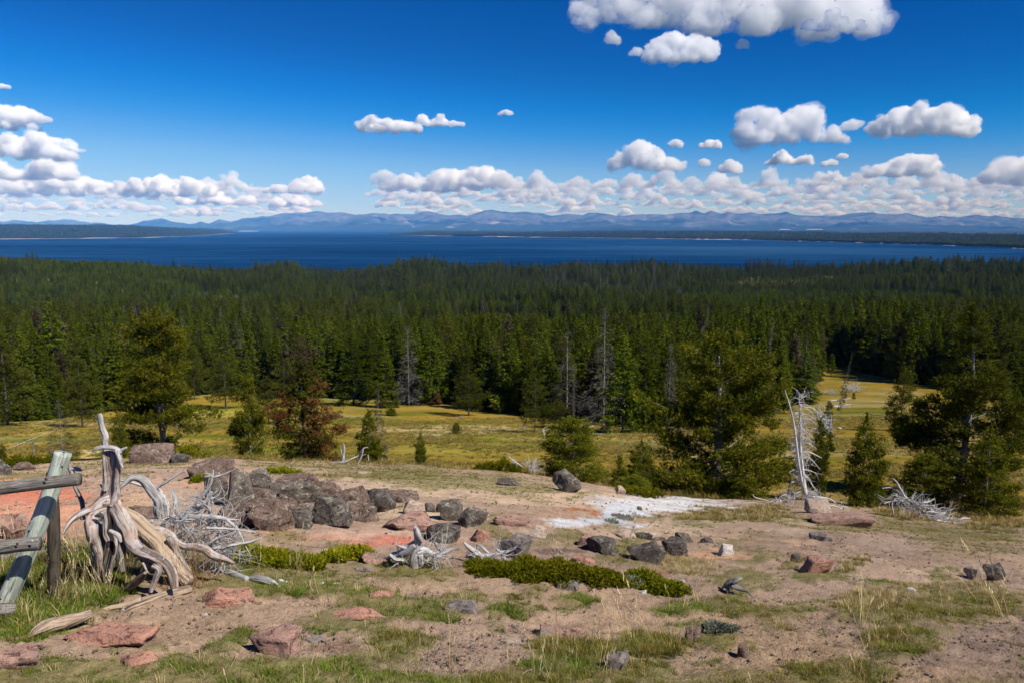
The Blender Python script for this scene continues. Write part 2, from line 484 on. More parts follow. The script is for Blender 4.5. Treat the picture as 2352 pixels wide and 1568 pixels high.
M['r_salmon'] = m_rock('salmon_rock', (.60, .31, .22), (.42, .23, .17), (.27, .22, .19), (.40, .27, .20), .75, .12, 4.5)
M['r_pale'] = m_rock('pale_rock', (.58, .47, .38), (.46, .33, .25), (.36, .33, .28), (.50, .34, .24), .35, .15)
M['r_white'] = m_rock('white_rock', (.75, .70, .63), (.60, .52, .44), (.5, .48, .42), (.55, .42, .32), .2, .1)
M['r_grey'] = m_rock('grey_rock', (.32, .27, .24), (.19, .155, .14), (.42, .41, .36), (.36, .25, .19), .5, .15)

# ------------------------------------------------------------------ ground sheet
SOIL = [  # frame, cx, cy, rx, ry, colour, strength
    (F0, 1000, 1120, 330, 26, (.56, .42, .28), .75), (F0, 1270, 1140, 240, 24, (.58, .42, .29), .8), (F0, 800, 1085, 180, 12, (.52, .40, .28), .5),
    (F0, 1450, 1205, 260, 38, (.52, .38, .27), .65), (F0, 900, 1230, 230, 30, (.56, .38, .28), .7), (F0, 980, 1185, 150, 24, (.60, .45, .29), .75),
    (F0, 70, 1180, 170, 75, (.64, .32, .21), .95), (F0, 60, 1130, 130, 24, (.66, .20, .12), .75), (F0, 330, 1110, 170, 45, (.50, .34, .25), .8), (F0, 340, 1145, 90, 22, (.60, .40, .25), .6),
    (F0, 480, 1110, 100, 14, (.55, .28, .2), .5), (F0, 870, 1247, 75, 13, (.62, .20, .13), .8), (F0, 780, 1238, 100, 12, (.60, .30, .2), .55), (F0, 640, 1215, 50, 14, (.62, .34, .2), .6),
    (R4, 1550, 660, 680, 78, (.63, .61, .59), 1.0), (R4, 1150, 720, 290, 60, (.60, .61, .64), 1.0), (R4, 1080, 790, 190, 60, (.50, .55, .62), .95), (R4, 840, 850, 190, 36, (.62, .61, .62), 1.0),
    (R4, 1250, 860, 130, 22, (.62, .61, .63), 1.0), (R4, 1420, 925, 90, 20, (.80, .74, .72), .9), (R4, 1480, 560, 190, 30, (.75, .66, .60), .6),
    (R4, 780, 715, 160, 34, (.38, .16, .075), .9), (R4, 860, 765, 110, 34, (.42, .15, .09), .9), (R4, 540, 790, 110, 30, (.36, .20, .14), .5), (R4, 1340, 810, 90, 16, (.40, .17, .11), .7), (R4, 1080, 745, 60, 10, (.60, .30, .22), .8),
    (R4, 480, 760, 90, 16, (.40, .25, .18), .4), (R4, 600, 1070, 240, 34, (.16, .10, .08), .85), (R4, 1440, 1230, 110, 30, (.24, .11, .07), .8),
    (R4, 1900, 1110, 250, 75, (.56, .33, .19), .85), (R4, 2050, 950, 130, 30, (.56, .40, .27), .7), (R4, 1830, 850, 330, 40, (.50, .37, .27), .5), (R4, 870, 590, 320, 40, (.58, .42, .28), .6),
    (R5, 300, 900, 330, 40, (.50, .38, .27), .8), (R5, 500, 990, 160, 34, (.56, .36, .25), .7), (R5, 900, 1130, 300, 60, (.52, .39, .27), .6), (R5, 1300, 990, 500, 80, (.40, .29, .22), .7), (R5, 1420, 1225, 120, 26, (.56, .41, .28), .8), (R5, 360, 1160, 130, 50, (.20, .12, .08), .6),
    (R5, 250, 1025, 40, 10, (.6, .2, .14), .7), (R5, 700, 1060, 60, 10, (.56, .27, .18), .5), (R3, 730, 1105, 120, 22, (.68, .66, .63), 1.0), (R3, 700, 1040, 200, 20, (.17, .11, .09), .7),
    (R7, 220, 850, 130, 26, (.55, .39, .28), .7), (R7, 700, 640, 120, 50, (.50, .34, .25), .6), (R6, 1200, 450, 110, 45, (.52, .28, .19), .6), (R6, 1640, 960, 90, 30, (.55, .38, .28), .6), (R6, 740, 890, 260, 50, (.27, .15, .11), .55),
    (R1, 800, 450, 70, 30, (.62, .45, .24), .9), (R1, 830, 540, 50, 40, (.58, .40, .20), .8), (M1, 640, 1440, 60, 20, (.66, .50, .28), .9), (R8, 1700, 900, 700, 170, (.30, .215, .17), .55), (R8, 1900, 230, 80, 60, (.50, .36, .27), .5),
]
GRASS = [  # frame, cx, cy, rx, ry, density, kind (0 green, 1 olive, 2 gold, 3 straw), height factor
    (F0, 110, 1330, 200, 85, 1.0, 0, 1.5), (F0, 60, 1420, 130, 60, .9, 0, 1.2), (F0, 250, 1290, 160, 40, .8, 1, 1.5), (F0, 430, 1290, 90, 60, .6, 1, 1.2), (F0, 560, 1345, 110, 26, .9, 0, 1.0), (F0, 690, 1340, 160, 26, .85, 0, 1.0),
    (F0, 620, 1300, 130, 26, .6, 1, 1.3), (F0, 950, 1310, 90, 26, .8, 1, 1.0), (F0, 790, 1310, 100, 20, .5, 1, 1.0),
    (R6, 1000, 500, 300, 110, .95, 0, .9), (R6, 1350, 560, 420, 110, .9, 0, .9), (R6, 800, 690, 330, 110, .8, 0, .8), (R6, 1250, 850, 330, 110, 1.0, 1, 1.1), (R6, 1200, 1010, 330, 70, .9, 0, .7), (R6, 1600, 650, 250, 60, .8, 0, .9),
    (R6, 500, 1120, 520, 130, 1.0, 0, .7), (R6, 900, 1090, 240, 100, 1.0, 0, .9), (R6, 30, 850, 90, 100, .9, 0, .9), (R6, 1800, 460, 180, 60, .8, 1, 1.0), (R6, 2200, 470, 160, 50, .5, 1, .8), (R6, 2060, 600, 130, 70, .9, 0, 1.0), (R6, 2280, 640, 100, 50, .9, 0, 1.0), (R6, 2170, 770, 110, 40, .5, 0, .8),
    (R7, 400, 400, 140, 50, .6, 1, 1.0), (R7, 830, 480, 190, 70, .8, 0, 1.1), (R7, 330, 560, 180, 40, .6, 1, .9), (R7, 690, 575, 60, 35, .7, 0, 1.0), (R7, 1750, 560, 210, 70, .95, 0, 1.2), (R7, 2100, 560, 220, 90, .9, 1, 1.1), (R7, 1450, 900, 280, 110, 1.0, 1, 1.3), (R7, 850, 960, 400, 110, .95, 1, 1.2),
    (R7, 700, 1120, 500, 90, 1.0, 0, .9), (R7, 1350, 1120, 250, 90, 1.0, 1, .9), (R7, 1960, 870, 170, 80, .9, 1, .9), (R7, 1870, 720, 120, 50, .7, 0, 1.0), (R7, 2280, 900, 80, 60, .6, 1, 1.0), (R7, 1880, 1050, 90, 30, .7, 0, .7), (R7, 300, 1180, 320, 40, .9, 1, .8),
    (R7, 1700, 200, 330, 70, .7, 3, 1.0), (R7, 2100, 290, 240, 45, .8, 0, .7), (R7, 1250, 180, 160, 60, .7, 1, .8), (R7, 2250, 330, 150, 40, .9, 0, .7), (R7, 2300, 440, 120, 50, .8, 0, .8), (R7, 1100, 90, 170, 50, .7, 0, .9),
    (R8, 90, 590, 150, 90, .9, 1, 1.1), (R8, 300, 590, 180, 50, .8, 1, 1.0), (R8, 620, 560, 110, 40, .7, 0, .8), (R8, 1200, 520, 420, 130, .85, 2, 1.1), (R8, 1200, 660, 480, 80, .85, 1, 1.0), (R8, 1900, 560, 520, 150, .85, 1, 1.1), (R8, 1700, 420, 500, 90, .75, 2, .9), (R8, 1250, 890, 370, 110, .95, 1, 1.2), (R8, 1500, 800, 140, 60, .6, 0, 1.0),
    (R8, 750, 1110, 500, 100, .9, 1, 1.1), (R8, 150, 720, 90, 90, .6, 2, 1.2), (R8, 2300, 1060, 100, 90, .5, 0, .7), (R8, 60, 330, 160, 45, .9, 0, .6), (R8, 620, 320, 300, 45, 1.0, 0, .6), (R8, 880, 230, 130, 70, .9, 2, 1.2), (R8, 370, 230, 70, 50, .8, 2, 1.2), (R8, 1250, 370, 330, 30, .8, 0, .6), (R8, 1700, 280, 130, 60, .8, 0, .9), (R8, 100, 450, 60, 30, .8, 0, .6),
    (R5, 100, 760, 330, 80, .95, 2, 1.0), (R4, 1950, 770, 340, 80, .95, 2, 1.0), (R4, 2250, 750, 240, 70, .9, 2, 1.0), (R5, 430, 800, 130, 40, .8, 0, .6), (R5, 900, 850, 300, 50, .75, 1, .8), (R5, 1400, 870, 520, 55, .7, 1, .8), (R5, 1900, 950, 460, 60, .75, 1, .8), (R5, 1420, 760, 260, 60, .8, 2, 1.8), (R5, 2150, 850, 300, 60, .8, 2, 1.4), (R5, 200, 1100, 80, 40, .5, 1, .8), (R5, 2050, 1050, 350, 60, .4, 1, .6),
    (R4, 300, 540, 340, 70, .75, 1, .8), (R4, 100, 500, 230, 90, .65, 1, .8), (R4, 930, 610, 90, 20, .8, 0, .6), (R4, 560, 640, 50, 18, .8, 0, .6), (R4, 1400, 770, 170, 30, .7, 1, .7), (R4, 700, 960, 170, 60, .8, 1, .7), (R4, 250, 800, 330, 25, .5, 1, .6), (R4, 1150, 880, 180, 30, .7, 1, .7), (R4, 200, 890, 130, 40, .6, 1, .8), (R4, 1230, 1020, 120, 60, .9, 0, .9), (R4, 1050, 1120, 130, 50, .8, 0, .9), (R4, 1100, 1050, 100, 60, .5, 3, 1.2), (R4, 2190, 1010, 120, 80, .5, 1, .7), (R4, 2280, 1140, 120, 60, .8, 0, .7), (R4, 1850, 830, 220, 40, .6, 0, .6), (R4, 1350, 930, 60, 40, .5, 1, .8),
    (R3, 900, 440, 500, 40, .8, 2, .8), (R3, 1400, 420, 420, 60, .85, 1, .8), (R3, 1700, 500, 400, 60, .8, 1, .8), (R3, 600, 340, 520, 50, .7, 2, .7), (R3, 1500, 340, 700, 50, .6, 2, .9), (R3, 250, 340, 260, 40, .6, 1, .7), (R3, 400, 920, 130, 50, .6, 1, .9), (R3, 1300, 690, 40, 60, .7, 2, 1.0), (R3, 1600, 960, 220, 50, .6, 2, .9), (R3, 2250, 880, 130, 50, .6, 1, .8), (R3, 820, 1020, 130, 30, .6, 1, .8), (R3, 480, 960, 130, 40, .5, 1, .8),
    (R1, 300, 680, 330, 60, .7, 1, .8), (R1, 800, 620, 200, 40, .6, 1, .8), (R1, 1300, 560, 420, 40, .6, 1, .8), (R1, 950, 690, 120, 30, .6, 1, .8), (R1, 1650, 800, 70, 22, .6, 1, .7), (R1, 1250, 690, 180, 24, .5, 1, .7), (R1, 1900, 500, 500, 30, .8, 2, .9),
    (F0, 250, 1590, 420, 45, .85, 0, .7), (F0, 760, 1590, 380, 50, .95, 0, .8), (F0, 1260, 1585, 330, 45, .9, 1, .9), (F0, 1750, 1590, 300, 45, .8, 1, .9), (F0, 2250, 1600, 200, 35, .5, 1, .8),
    (R2, 230, 1150, 230, 60, .7, 1, .8), (R2, 700, 1480, 700, 100, .8, 0, .6), (R2, 1380, 1270, 110, 50, .6, 1, .8), (R2, 2200, 1250, 160, 70, .9, 0, .9), (R2, 1900, 1450, 500, 110, .9, 0, .8), (R2, 2250, 560, 200, 60, .8, 0, .9),
]

def ell(PXs, PYs, lst, warp=True):
    """yield (entry, mask) for soft-edged, ragged patches"""
    for e in lst:
        cx, cyy = e[0](e[1], e[2]); sc = e[0](1, 0)[0] - e[0](0, 0)[0]
        kx = 1.15 if len(e) == 8 and e[6] < 2 else 1.0
        yield e, (PXs - cx) / (e[3] * sc * kx), (PYs - cyy) / (e[4] * sc * kx)

def forest_near_d(px):
    return None
_fb = [(-900, 960), (0, 975), (200, 960), (300, 930), (430, 905), (620, 905), (900, 924), (1100, 928), (1340, 945), (1420, 985), (1500, 995), (1700, 990), (1800, 930), (1870, 868), (1890, 836), (2000, 850), (2060, 890), (2250, 905), (2300, 925), (2352, 935), (3300, 950)]
_fbx = [a[0] for a in _fb]; _fbd = []
for _x, _r in _fb:
    _T = row_T(_r); _dd = np.linspace(60, 500, 900); _zz = np.interp(_dd, _fd, _fz)
    _fbd.append(float(_dd[np.argmax(-_zz / _dd < _T)]))

def cover(x, y, z):
    """soil colour, grass densities for points of the ground"""
    px, py = to_px(x, y, z)
    wx = n2(x, y, 1.1, 6, 21, .68) * 1.5; wy = n2(x, y, 1.1, 6, 22, .68) * 1.5
    q = 7.0 / np.maximum(y, 3)                          # ragged edges of fixed real size
    crust = n2(x, y, .28, 4, 27, .65) * .22
    base = np.array([.375, .265, .190])
    C = np.broadcast_to(base, (len(x), 3)).copy()
    v = n2(x, y, 5.0, 4, 23)
    C = C * (1 + .16 * v[:, None]) + np.array([.06, .035, .0]) * np.clip(n2(x, y, 2.4, 3, 24), 0, 1)[:, None]
    nearm = 1 - sstep(DC + 1, DC + 9, y)
    ex = px + wx * 26; ey = py + wy * 7
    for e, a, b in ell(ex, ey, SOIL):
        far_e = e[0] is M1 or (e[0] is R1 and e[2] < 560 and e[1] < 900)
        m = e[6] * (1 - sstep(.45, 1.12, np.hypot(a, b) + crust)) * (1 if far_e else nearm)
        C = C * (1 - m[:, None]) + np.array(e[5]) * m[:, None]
    G = np.zeros((4, len(x))); Hh = np.zeros(len(x))
    for e, a, b in ell(ex, ey, GRASS):
        m = e[5] * (1 - sstep(.6, 1.1, np.hypot(a, b))) * nearm
        k = e[6]; G[k] = np.maximum(G[k], m); Hh = np.maximum(Hh, m * e[7])
    g = np.clip(G.max(0), 0, 1)
    under = np.array([.145, .145, .035])
    C = C * (1 - .75 * g[:, None]) + under * .75 * g[:, None]
    # beyond the crest: golden meadow, then forest floor
    far = 1 - nearm
    fb = np.interp(px, _fbx, _fbd) * (1 + .05 * n2(x, y, 14, 2, 31) - .10 * np.clip(n2(x, y * .4, 22, 2, 30), -.2, 1))
    mead = np.array([.235, .165, .027]); gr = np.array([.125, .13, .018]); pale = np.array([.32, .26, .12])
    s = n2(x, y * 2.2, 26, 4, 32)
    Mc = mead + (gr - mead) * sstep(.0, .6, s)[:, None]
    Mc = Mc + (pale - Mc) * (.55 * sstep(.25, .8, n2(x, y * 1.8, 17, 3, 33)))[:, None]
    ff = sstep(-6, 14, y - fb)
    floor = np.array([.075, .062, .026]); fl2 = np.array([.17, .14, .05])
    Fc = floor + (fl2 - floor) * sstep(.3, .9, n2(x, y, 70, 3, 34))[:, None]
    Mc = Mc * (1 - ff[:, None]) + Fc * ff[:, None]
    for cx, cyy, rx, ry, col, st in ((1060, 985, 170, 12, (.42, .34, .17), .7), (980, 998, 60, 3, (.55, .45, .3), .8), (1350, 1005, 260, 5, (.42, .29, .09), .6), (2280, 1010, 120, 12, (.36, .26, .08), .6), (200, 1036, 30, 7, (.62, .47, .25), .9), (205, 1050, 24, 10, (.52, .36, .16), .8), (60, 985, 120, 22, (.24, .21, .05), .5), (480, 950, 140, 12, (.28, .27, .05), .6), (1080, 1030, 260, 18, (.19, .19, .04), .55)):
        m = st * (1 - sstep(.6, 1.1, np.hypot((px + wx * 12 - cx) / rx, (py + wy * 2 - cyy) / ry)))
        Mc = Mc * (1 - m[:, None]) + np.array(col) * m[:, None]
    C = C * (1 - far[:, None]) + Mc * far[:, None]
    return np.clip(C, 0, 1), G, Hh, nearm, px, py

def build_ground():
    rows = [row_T(r) for r in np.linspace(1780, 1075, 350)]
    d1 = np.array([EYE / max(T - .335 + EYE / DC, .02) for T in rows]); d1 = d1[(d1 > 3.2) & (d1 < 21)]
    ys = np.concatenate([np.linspace(-4, 3.0, 14), d1, np.linspace(21.1, DC + 14, 110), np.geomspace(DC + 14.5, 2200, 190)])
    ys = np.unique(np.round(ys, 4))
    us = np.concatenate([np.linspace(-1.9, -.72, 40)[:-1], np.linspace(-.72, .72, 460), np.linspace(.72, 1.9, 40)[1:]])
    Y, Uu = np.meshgrid(ys, us, indexing='ij')
    X = Uu * np.sqrt(np.maximum(Y, 0) ** 2 + (1 + np.clip(-Y, 0, 9)) ** 2 * 1.5)
    x, y = X.ravel(), Y.ravel()
    z = H(x, y)
    C, G, Hh, nearm, px, py = cover(x, y, z)
    g = np.clip(G.max(0), 0, 1)
    fine = (1 - sstep(12, 26, np.hypot(x, y)))
    z = z + fine * (fbm(np.stack([x * 7, y * 7, x * 0], -1), 3, 41) * .017 + np.clip(fbm(np.stack([x * 17, y * 17, x * 0], -1), 2, 43), .15, 1) * .018)
    z = z + g * nearm * .02
    ny, nx = Y.shape
    i = np.arange(ny - 1)[:, None] * nx + np.arange(nx - 1)[None, :]
    Q = np.stack([i, i + 1, i + nx + 1, i + nx], -1).reshape(-1, 4)
    C4 = np.hstack([C, np.ones((len(C), 1))])
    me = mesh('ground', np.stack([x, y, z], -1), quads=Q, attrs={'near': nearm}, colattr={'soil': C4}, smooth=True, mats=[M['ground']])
    tag(obj('ground', me), 'pinkish stony hillside falling to a golden meadow and forest floor', kind='structure')
build_ground()

# ------------------------------------------------------------------ lake
def m_water():
    t = NT('lake_water'); co = t.n('TexCoord').outputs['Object']
    mp = t.n('Mapping', {'Vector': co, 'Scale': (.00030, .0007, 1)}).outputs[0]
    s = t.noise(mp, 1.0, 5, .6, .3)
    mp2 = t.n('Mapping', {'Vector': co, 'Scale': (.0020, .006, 1)}).outputs[0]
    s2 = t.noise(mp2, 1.0, 4, .6)
    f = t.math('ADD', t.math('MULTIPLY', s, .6), t.math('MULTIPLY', s2, .4))
    c = t.ramp(f, [(.36, (.0, .018, .062)), (.5, (.0, .030, .095)), (.66, (.012, .062, .14))])
    dv = t.n('VectorMath', {0: t.n('VectorMath', {0: co, 1: (1250, 4300, LAKE_Z)}, operation='SUBTRACT').outputs[0], 1: (1 / 1500., 1 / 2300., 0)}, operation='MULTIPLY').outputs[0]
    dl = t.n('VectorMath', {0: dv}, operation='LENGTH').outputs['Value']
    wp = t.math('MULTIPLY', t.ramp(dl, [(.1, 1.0), (1.0, 0.0)], 'EASE'), t.ramp(s, [(.35, .35), (.6, 1.0)]))
    c = t.mix(t.math('MULTIPLY', wp, .75), c, (.020, .075, .155))
    wv = t.noise(t.n('Mapping', {'Vector': co, 'Scale': (.03, .09, 1)}).outputs[0], 1.0, 6, .75)
    b = t.n('Bump', {'Height': wv, 'Strength': .6, 'Distance': 3.0})
    d = t.n('BsdfDiffuse', {'Color': c, 'Normal': b}); g = t.n('BsdfGlossy', {'Color': (.25, .55, 1, 1), 'Roughness': .45, 'Normal': b})
    return t.surf(t.n('MixShader', {0: t.ramp(f, [(.4, .02), (.66, .14)]), 1: d, 2: g}))
M['water'] = m_water()
lk = mesh('lake', [(-60000, 1650, LAKE_Z), (60000, 1650, LAKE_Z), (60000, 31000, LAKE_Z), (-60000, 31000, LAKE_Z)], quads=[(0, 1, 2, 3)], mats=[M['water']])
tag(obj('lake', lk), 'deep blue lake stretching across the valley below the mountains', kind='structure')

# ------------------------------------------------------------------ far land, mountains
def m_land(name, trees, sand):
    t = NT(name); co = t.n('TexCoord').outputs['Object']
    a = t.n('Attribute', attribute_name='tint').outputs['Fac']
    f = t.noise(t.n('Mapping', {'Vector': co, 'Scale': (1, .4, 3)}).outputs[0], .004, 6, .7)
    c = t.mix(t.ramp(f, [(.35, 0.0), (.65, 1.0)]), [v * .7 for v in trees], [v * 1.35 for v in trees])
    c = t.mix(a, c, sand)
    return t.surf(t.n('BsdfDiffuse', {'Color': c}))
M['land'] = m_land('far_forest', (.030, .045, .022), (.50, .42, .36))

def far_land(name, label, shore, top, deep, bluff):
    sx = [a for a, b in shore]; sr = [b for a, b in shore]; tx = [a for a, b in top]; tr = [b for a, b in top]
    pxs = np.linspace(sx[0], sx[-1], 420)
    dS = np.array([-LAKE_Z / row_T(v) for v in np.interp(pxs, sx, sr)])
    dS = dS * (1 + .012 * n2(pxs, pxs * 0, 37, 3, 51))
    Tt = np.array([row_T(v) for v in np.interp(pxs, tx, tr)])
    taper = sstep(0, 90, pxs - sx[0]) * sstep(0, 60, sx[-1] - pxs) if bluff != 'left' else sstep(0, 50, sx[-1] - pxs)
    ks = np.array([0, .002, .004, .02, .06, .12, .2, .3, .45, .6, .8, 1.0, 1.3])
    V = []; A = []
    for k in ks:
        d = dS * (1 + deep * k * np.maximum(taper, .1))
        topz = -Tt * dS * (1 + deep) - 14
        rise = (topz - (LAKE_Z + 6)) * (1 - (1 - min(k, 1)) ** 2.2) * (1 if k <= 1 else .7)
        hk = 0 if k == 0 else (4 + 5 * np.clip(n2(pxs, pxs * 0, 60, 3, 52) + .4, 0, 1)) * min(1, k / .004)
        z = LAKE_Z - 1 + (hk + rise) * np.maximum(taper, .06)
        if k > .05: z = z + n2(pxs, pxs * 0 + k * 300, 90, 3, 53) * 6 * taper
        V.append(np.stack([(pxs - 1176) / FPX * CP * d, d, z], -1))
        A.append(np.full(len(pxs), 1.0 if k <= .002 else (.75 if k <= .004 else 0.0)) * (.35 + .65 * sstep(-.1, .5, n2(pxs, pxs * 0, 110, 3, 57))))
    V = np.concatenate(V); nx = len(pxs)
    i = np.arange(len(ks) - 1)[:, None] * nx + np.arange(nx - 1)[None, :]
    Q = np.stack([i, i + 1, i + nx + 1, i + nx], -1).reshape(-1, 4)
    me = mesh(name, V, quads=Q, attrs={'tint': np.concatenate(A)}, smooth=True, mats=[M['land']])
    tag(obj(name, me), label, kind='structure')
    return V.reshape(len(ks), nx, 3), taper
LW, lwt = far_land('peninsula', 'dark forested hill across the lake on the left', [(-500, 552), (0, 550), (320, 547), (480, 541), (520, 537.5), (560, 535.5)],
                   [(-500, 513), (0, 515), (225, 516), (310, 518.5), (400, 523), (500, 526.5), (560, 531)], .5, 'left')
RW, rwt = far_land('peninsula', 'low forested peninsula across the lake on the right', [(860, 539.5), (920, 541.5), (1176, 545), (1476, 548.5), (1726, 552), (1976, 558.5), (2201, 566), (2352, 572), (2900, 590)],
                   [(860, 538), (920, 534.5), (975, 530), (1176, 531), (1476, 529), (1801, 530.5), (1901, 533), (2352, 537), (2900, 540)], .9, 'right')
RW2, rw2t = far_land('plain', 'flat dark forest plain under the mountains', [(1300, 532.5), (1500, 533.0), (2000, 534.5), (2352, 537), (2900, 541)],
                   [(1300, 530), (1500, 528), (2000, 529), (2352, 532), (2900, 533)], .5, 'right')

_ml = [(0, 138), (70, 130), (130, 140), (190, 138), (250, 132), (300, 125), (350, 132), (420, 142), (520, 150), (620, 150), (660, 135), (740, 123), (800, 138), (870, 148), (920, 140), (960, 148), (1010, 128), (1060, 135), (1120, 125), (1200, 115), (1250, 112), (1310, 100), (1400, 98), (1455, 90), (1500, 96), (1580, 96), (1640, 108), (1720, 100), (1800, 104), (1900, 106), (1950, 90), (1990, 95), (2050, 108), (2110, 106), (2150, 112), (2200, 95), (2260, 84), (2310, 92), (2352, 98)]
_mr = [(60, 90), (120, 98), (180, 110), (260, 100), (320, 108), (350, 95), (400, 98), (480, 112), (540, 108), (620, 104), (700, 106), (780, 100), (820, 98), (840, 82), (862, 97), (880, 102), (910, 88), (950, 98), (970, 100), (990, 91), (1010, 101), (1060, 103), (1100, 94), (1130, 104), (1180, 103), (1250, 93), (1300, 105), (1400, 112), (1500, 110), (1560, 100), (1640, 94), (1720, 104), (1770, 106), (1800, 98), (1860, 112), (1900, 120), (1960, 112), (2050, 120), (2120, 108), (2200, 112), (2280, 118), (2352, 122)]
_sx = [-900, -400] + [a * .5 for a, b in _ml] + [1176 + a * .5 for a, b in _mr] + [2700, 3300]
_sr = [441 + b * .5 for b in [130, 128] + [b for a, b in _ml] + [b for a, b in _mr] + [112, 120]]

def m_mountain():
    t = NT('hazed_mountain_rock'); g = t.n('NewGeometry'); co = g.outputs['Position']
    z = t.n('SeparateXYZ', {0: co}).outputs[2]
    n1 = t.noise(co, .00035, 7, .68); nn = t.noise(co, .0013, 5, .7)
    sl = t.n('SeparateXYZ', {0: g.outputs['Normal']}).outputs[2]
    h = t.math('ADD', t.math('DIVIDE', z, 900.0), t.math('MULTIPLY', t.math('SUBTRACT', n1, .5), 2.6))
    rock = t.mix(t.ramp(nn, [(.35, 0.0), (.65, 1.0)]), (.03, .05, .09), (.15, .15, .20))  # blue mixed into the rock colour stands in for part of the haze
    c = t.mix(t.ramp(h, [(.15, 0.0), (.55, 1.0)]), (.02, .035, .035), rock)
    c = t.mix(t.ramp(t.noise(co, .0009, 4, .7), [(.62, 0.0), (.7, 1.0)]), c, (.26, .23, .23))
    return t.surf(t.n('BsdfDiffuse', {'Color': c}))
M['mountain'] = m_mountain()

def build_mountains():
    pxs = np.linspace(-900, 3300, 820)
    ys = np.concatenate([np.linspace(29000, 34000, 14), np.linspace(34400, 46000, 52), np.linspace(46500, 52000, 10)])
    hs = np.array([-row_T(r) for r in np.interp(pxs, _sx, _sr)]) * 43500
    hs = hs + n2(pxs, pxs * 0, 14, 3, 61, .6) * 34
    Y, Pp = np.meshgrid(ys, pxs, indexing='ij'); Hs = np.broadcast_to(hs, Y.shape)
    X = (Pp - 1176) / FPX * CP * Y
    r = 1 - np.abs(n2(X, Y, 3600, 5, 62, .55)) * 1.5
    r2 = 1 - np.abs(n2(X, Y, 1300, 4, 63, .55)) * 1.2
    s = np.clip((Y - 33000) / 10500, 0, 1)
    p = s ** 1.15
    p = p + (.40 * (r - .55) + .12 * (r2 - .6)) * np.sin(np.clip(s, 0, 1) * PI) ** .75
    foot = 190 * np.clip(n2(X, Y, 5200, 4, 64) + .15, 0, 1) * sstep(29300, 31500, Y) * (1 - sstep(33000, 40000, Y))
    Z = LAKE_Z - 1 + 9 * sstep(29000, 29400, Y) + foot + (Hs - LAKE_Z) * np.clip(p, 0, 1.0) * sstep(30000, 36000, Y)
    lim = (Hs) / 43500 * Y * .985 + 4
    Z = np.where(Y < 43300, np.minimum(Z, np.maximum(lim, LAKE_Z + 8)), Z)
    back = sstep(43800, 52000, Y); Z = Z * (1 - back) + (LAKE_Z) * back
    ny, nx = Y.shape
    i = np.arange(ny - 1)[:, None] * nx + np.arange(nx - 1)[None, :]
    Q = np.stack([i, i + 1, i + nx + 1, i + nx], -1).reshape(-1, 4)
    me = mesh('mountains', np.stack([X, Y, Z], -1).reshape(-1, 3), quads=Q, mats=[M['mountain']], smooth=True)
    tag(obj('mountains', me), 'hazy blue mountain range along the far shore of the lake', kind='structure')
build_mountains()

# pale bluffs on the far shore
def bluff(px0, px1, row, h, d, label):
    b = Buf(); n = 14
    xs = np.linspace(px0, px1, n); V = []
    for k, x in enumerate(xs):
        p = PX(x, row, d); hh = h * (math.sin(PI * (k + .5) / n) ** .5) * (.6 + .4 * random.random())
        V += [(p.x, p.y, p.z - 4), (p.x, p.y + h * .8, p.z + hh), (p.x, p.y + h * 3, p.z + hh * .9), (p.x, p.y + h * 6, p.z - 30)]
    Q = [(4 * k + j, 4 * k + 4 + j, 4 * k + 5 + j, 4 * k + 1 + j) for k in range(n - 1) for j in range(3)]
    b.add(V, Q=Q)
    return tag(obj('bluff', b.mesh('bluff', [m_plain('pale_bluff', (.42, .38, .34))], False)), label, kind='structure')
bluff(548, 592, 531.8, 24, 28600, 'pale sand bluff at the far end of the lake')
bluff(1790, 1816, 528.2, 22, 27000, 'small pale bluff on the far plain')
bluff(1852, 1890, 527.8, 20, 27000, 'pale bluff on the far plain')

# ------------------------------------------------------------------ haze
def build_haze():
    X0, X1, Y0, Y1, Z0, Z1 = -70000, 70000, -400, 55500, -140, 1080
    V = [(x, y, z) for z in (Z0, Z1) for y in (Y0, Y1) for x in (X0, X1)]
    Q = [(0, 2, 3, 1), (4, 5, 7, 6), (0, 1, 5, 4), (2, 6, 7, 3), (0, 4, 6, 2), (1, 3, 7, 5)]
    t = NT('haze_air')
    v = t.n('VolumePrincipled', {'Color': (.14, .42, 1.0, 1), 'Absorption Color': (1, 1, 1, 1), 'Density': 2.5e-5, 'Anisotropy': -0.45})
    t.t.links.new(v.outputs[0], t.out.inputs['Volume'])
    tag(obj('haze', mesh('haze', V, quads=Q, mats=[t.m])), 'thin blue haze in the air over the lake', kind='stuff')
build_haze()

# ------------------------------------------------------------------ clouds
def m_cloud(name, mfp, thin):
    t = NT(name)
    v = t.n('VolumeScatter', {'Color': (1, 1, 1, 1), 'Density': 1.0 / mfp, 'Anisotropy': -0.2})
    t.t.links.new(v.outputs[0], t.out.inputs['Volume'])
    return t.m
def cloud_mat(D, r0, thin):
    return m_cloud('cloud_vapour', r0 * (.85 + 3.2 * thin), thin)

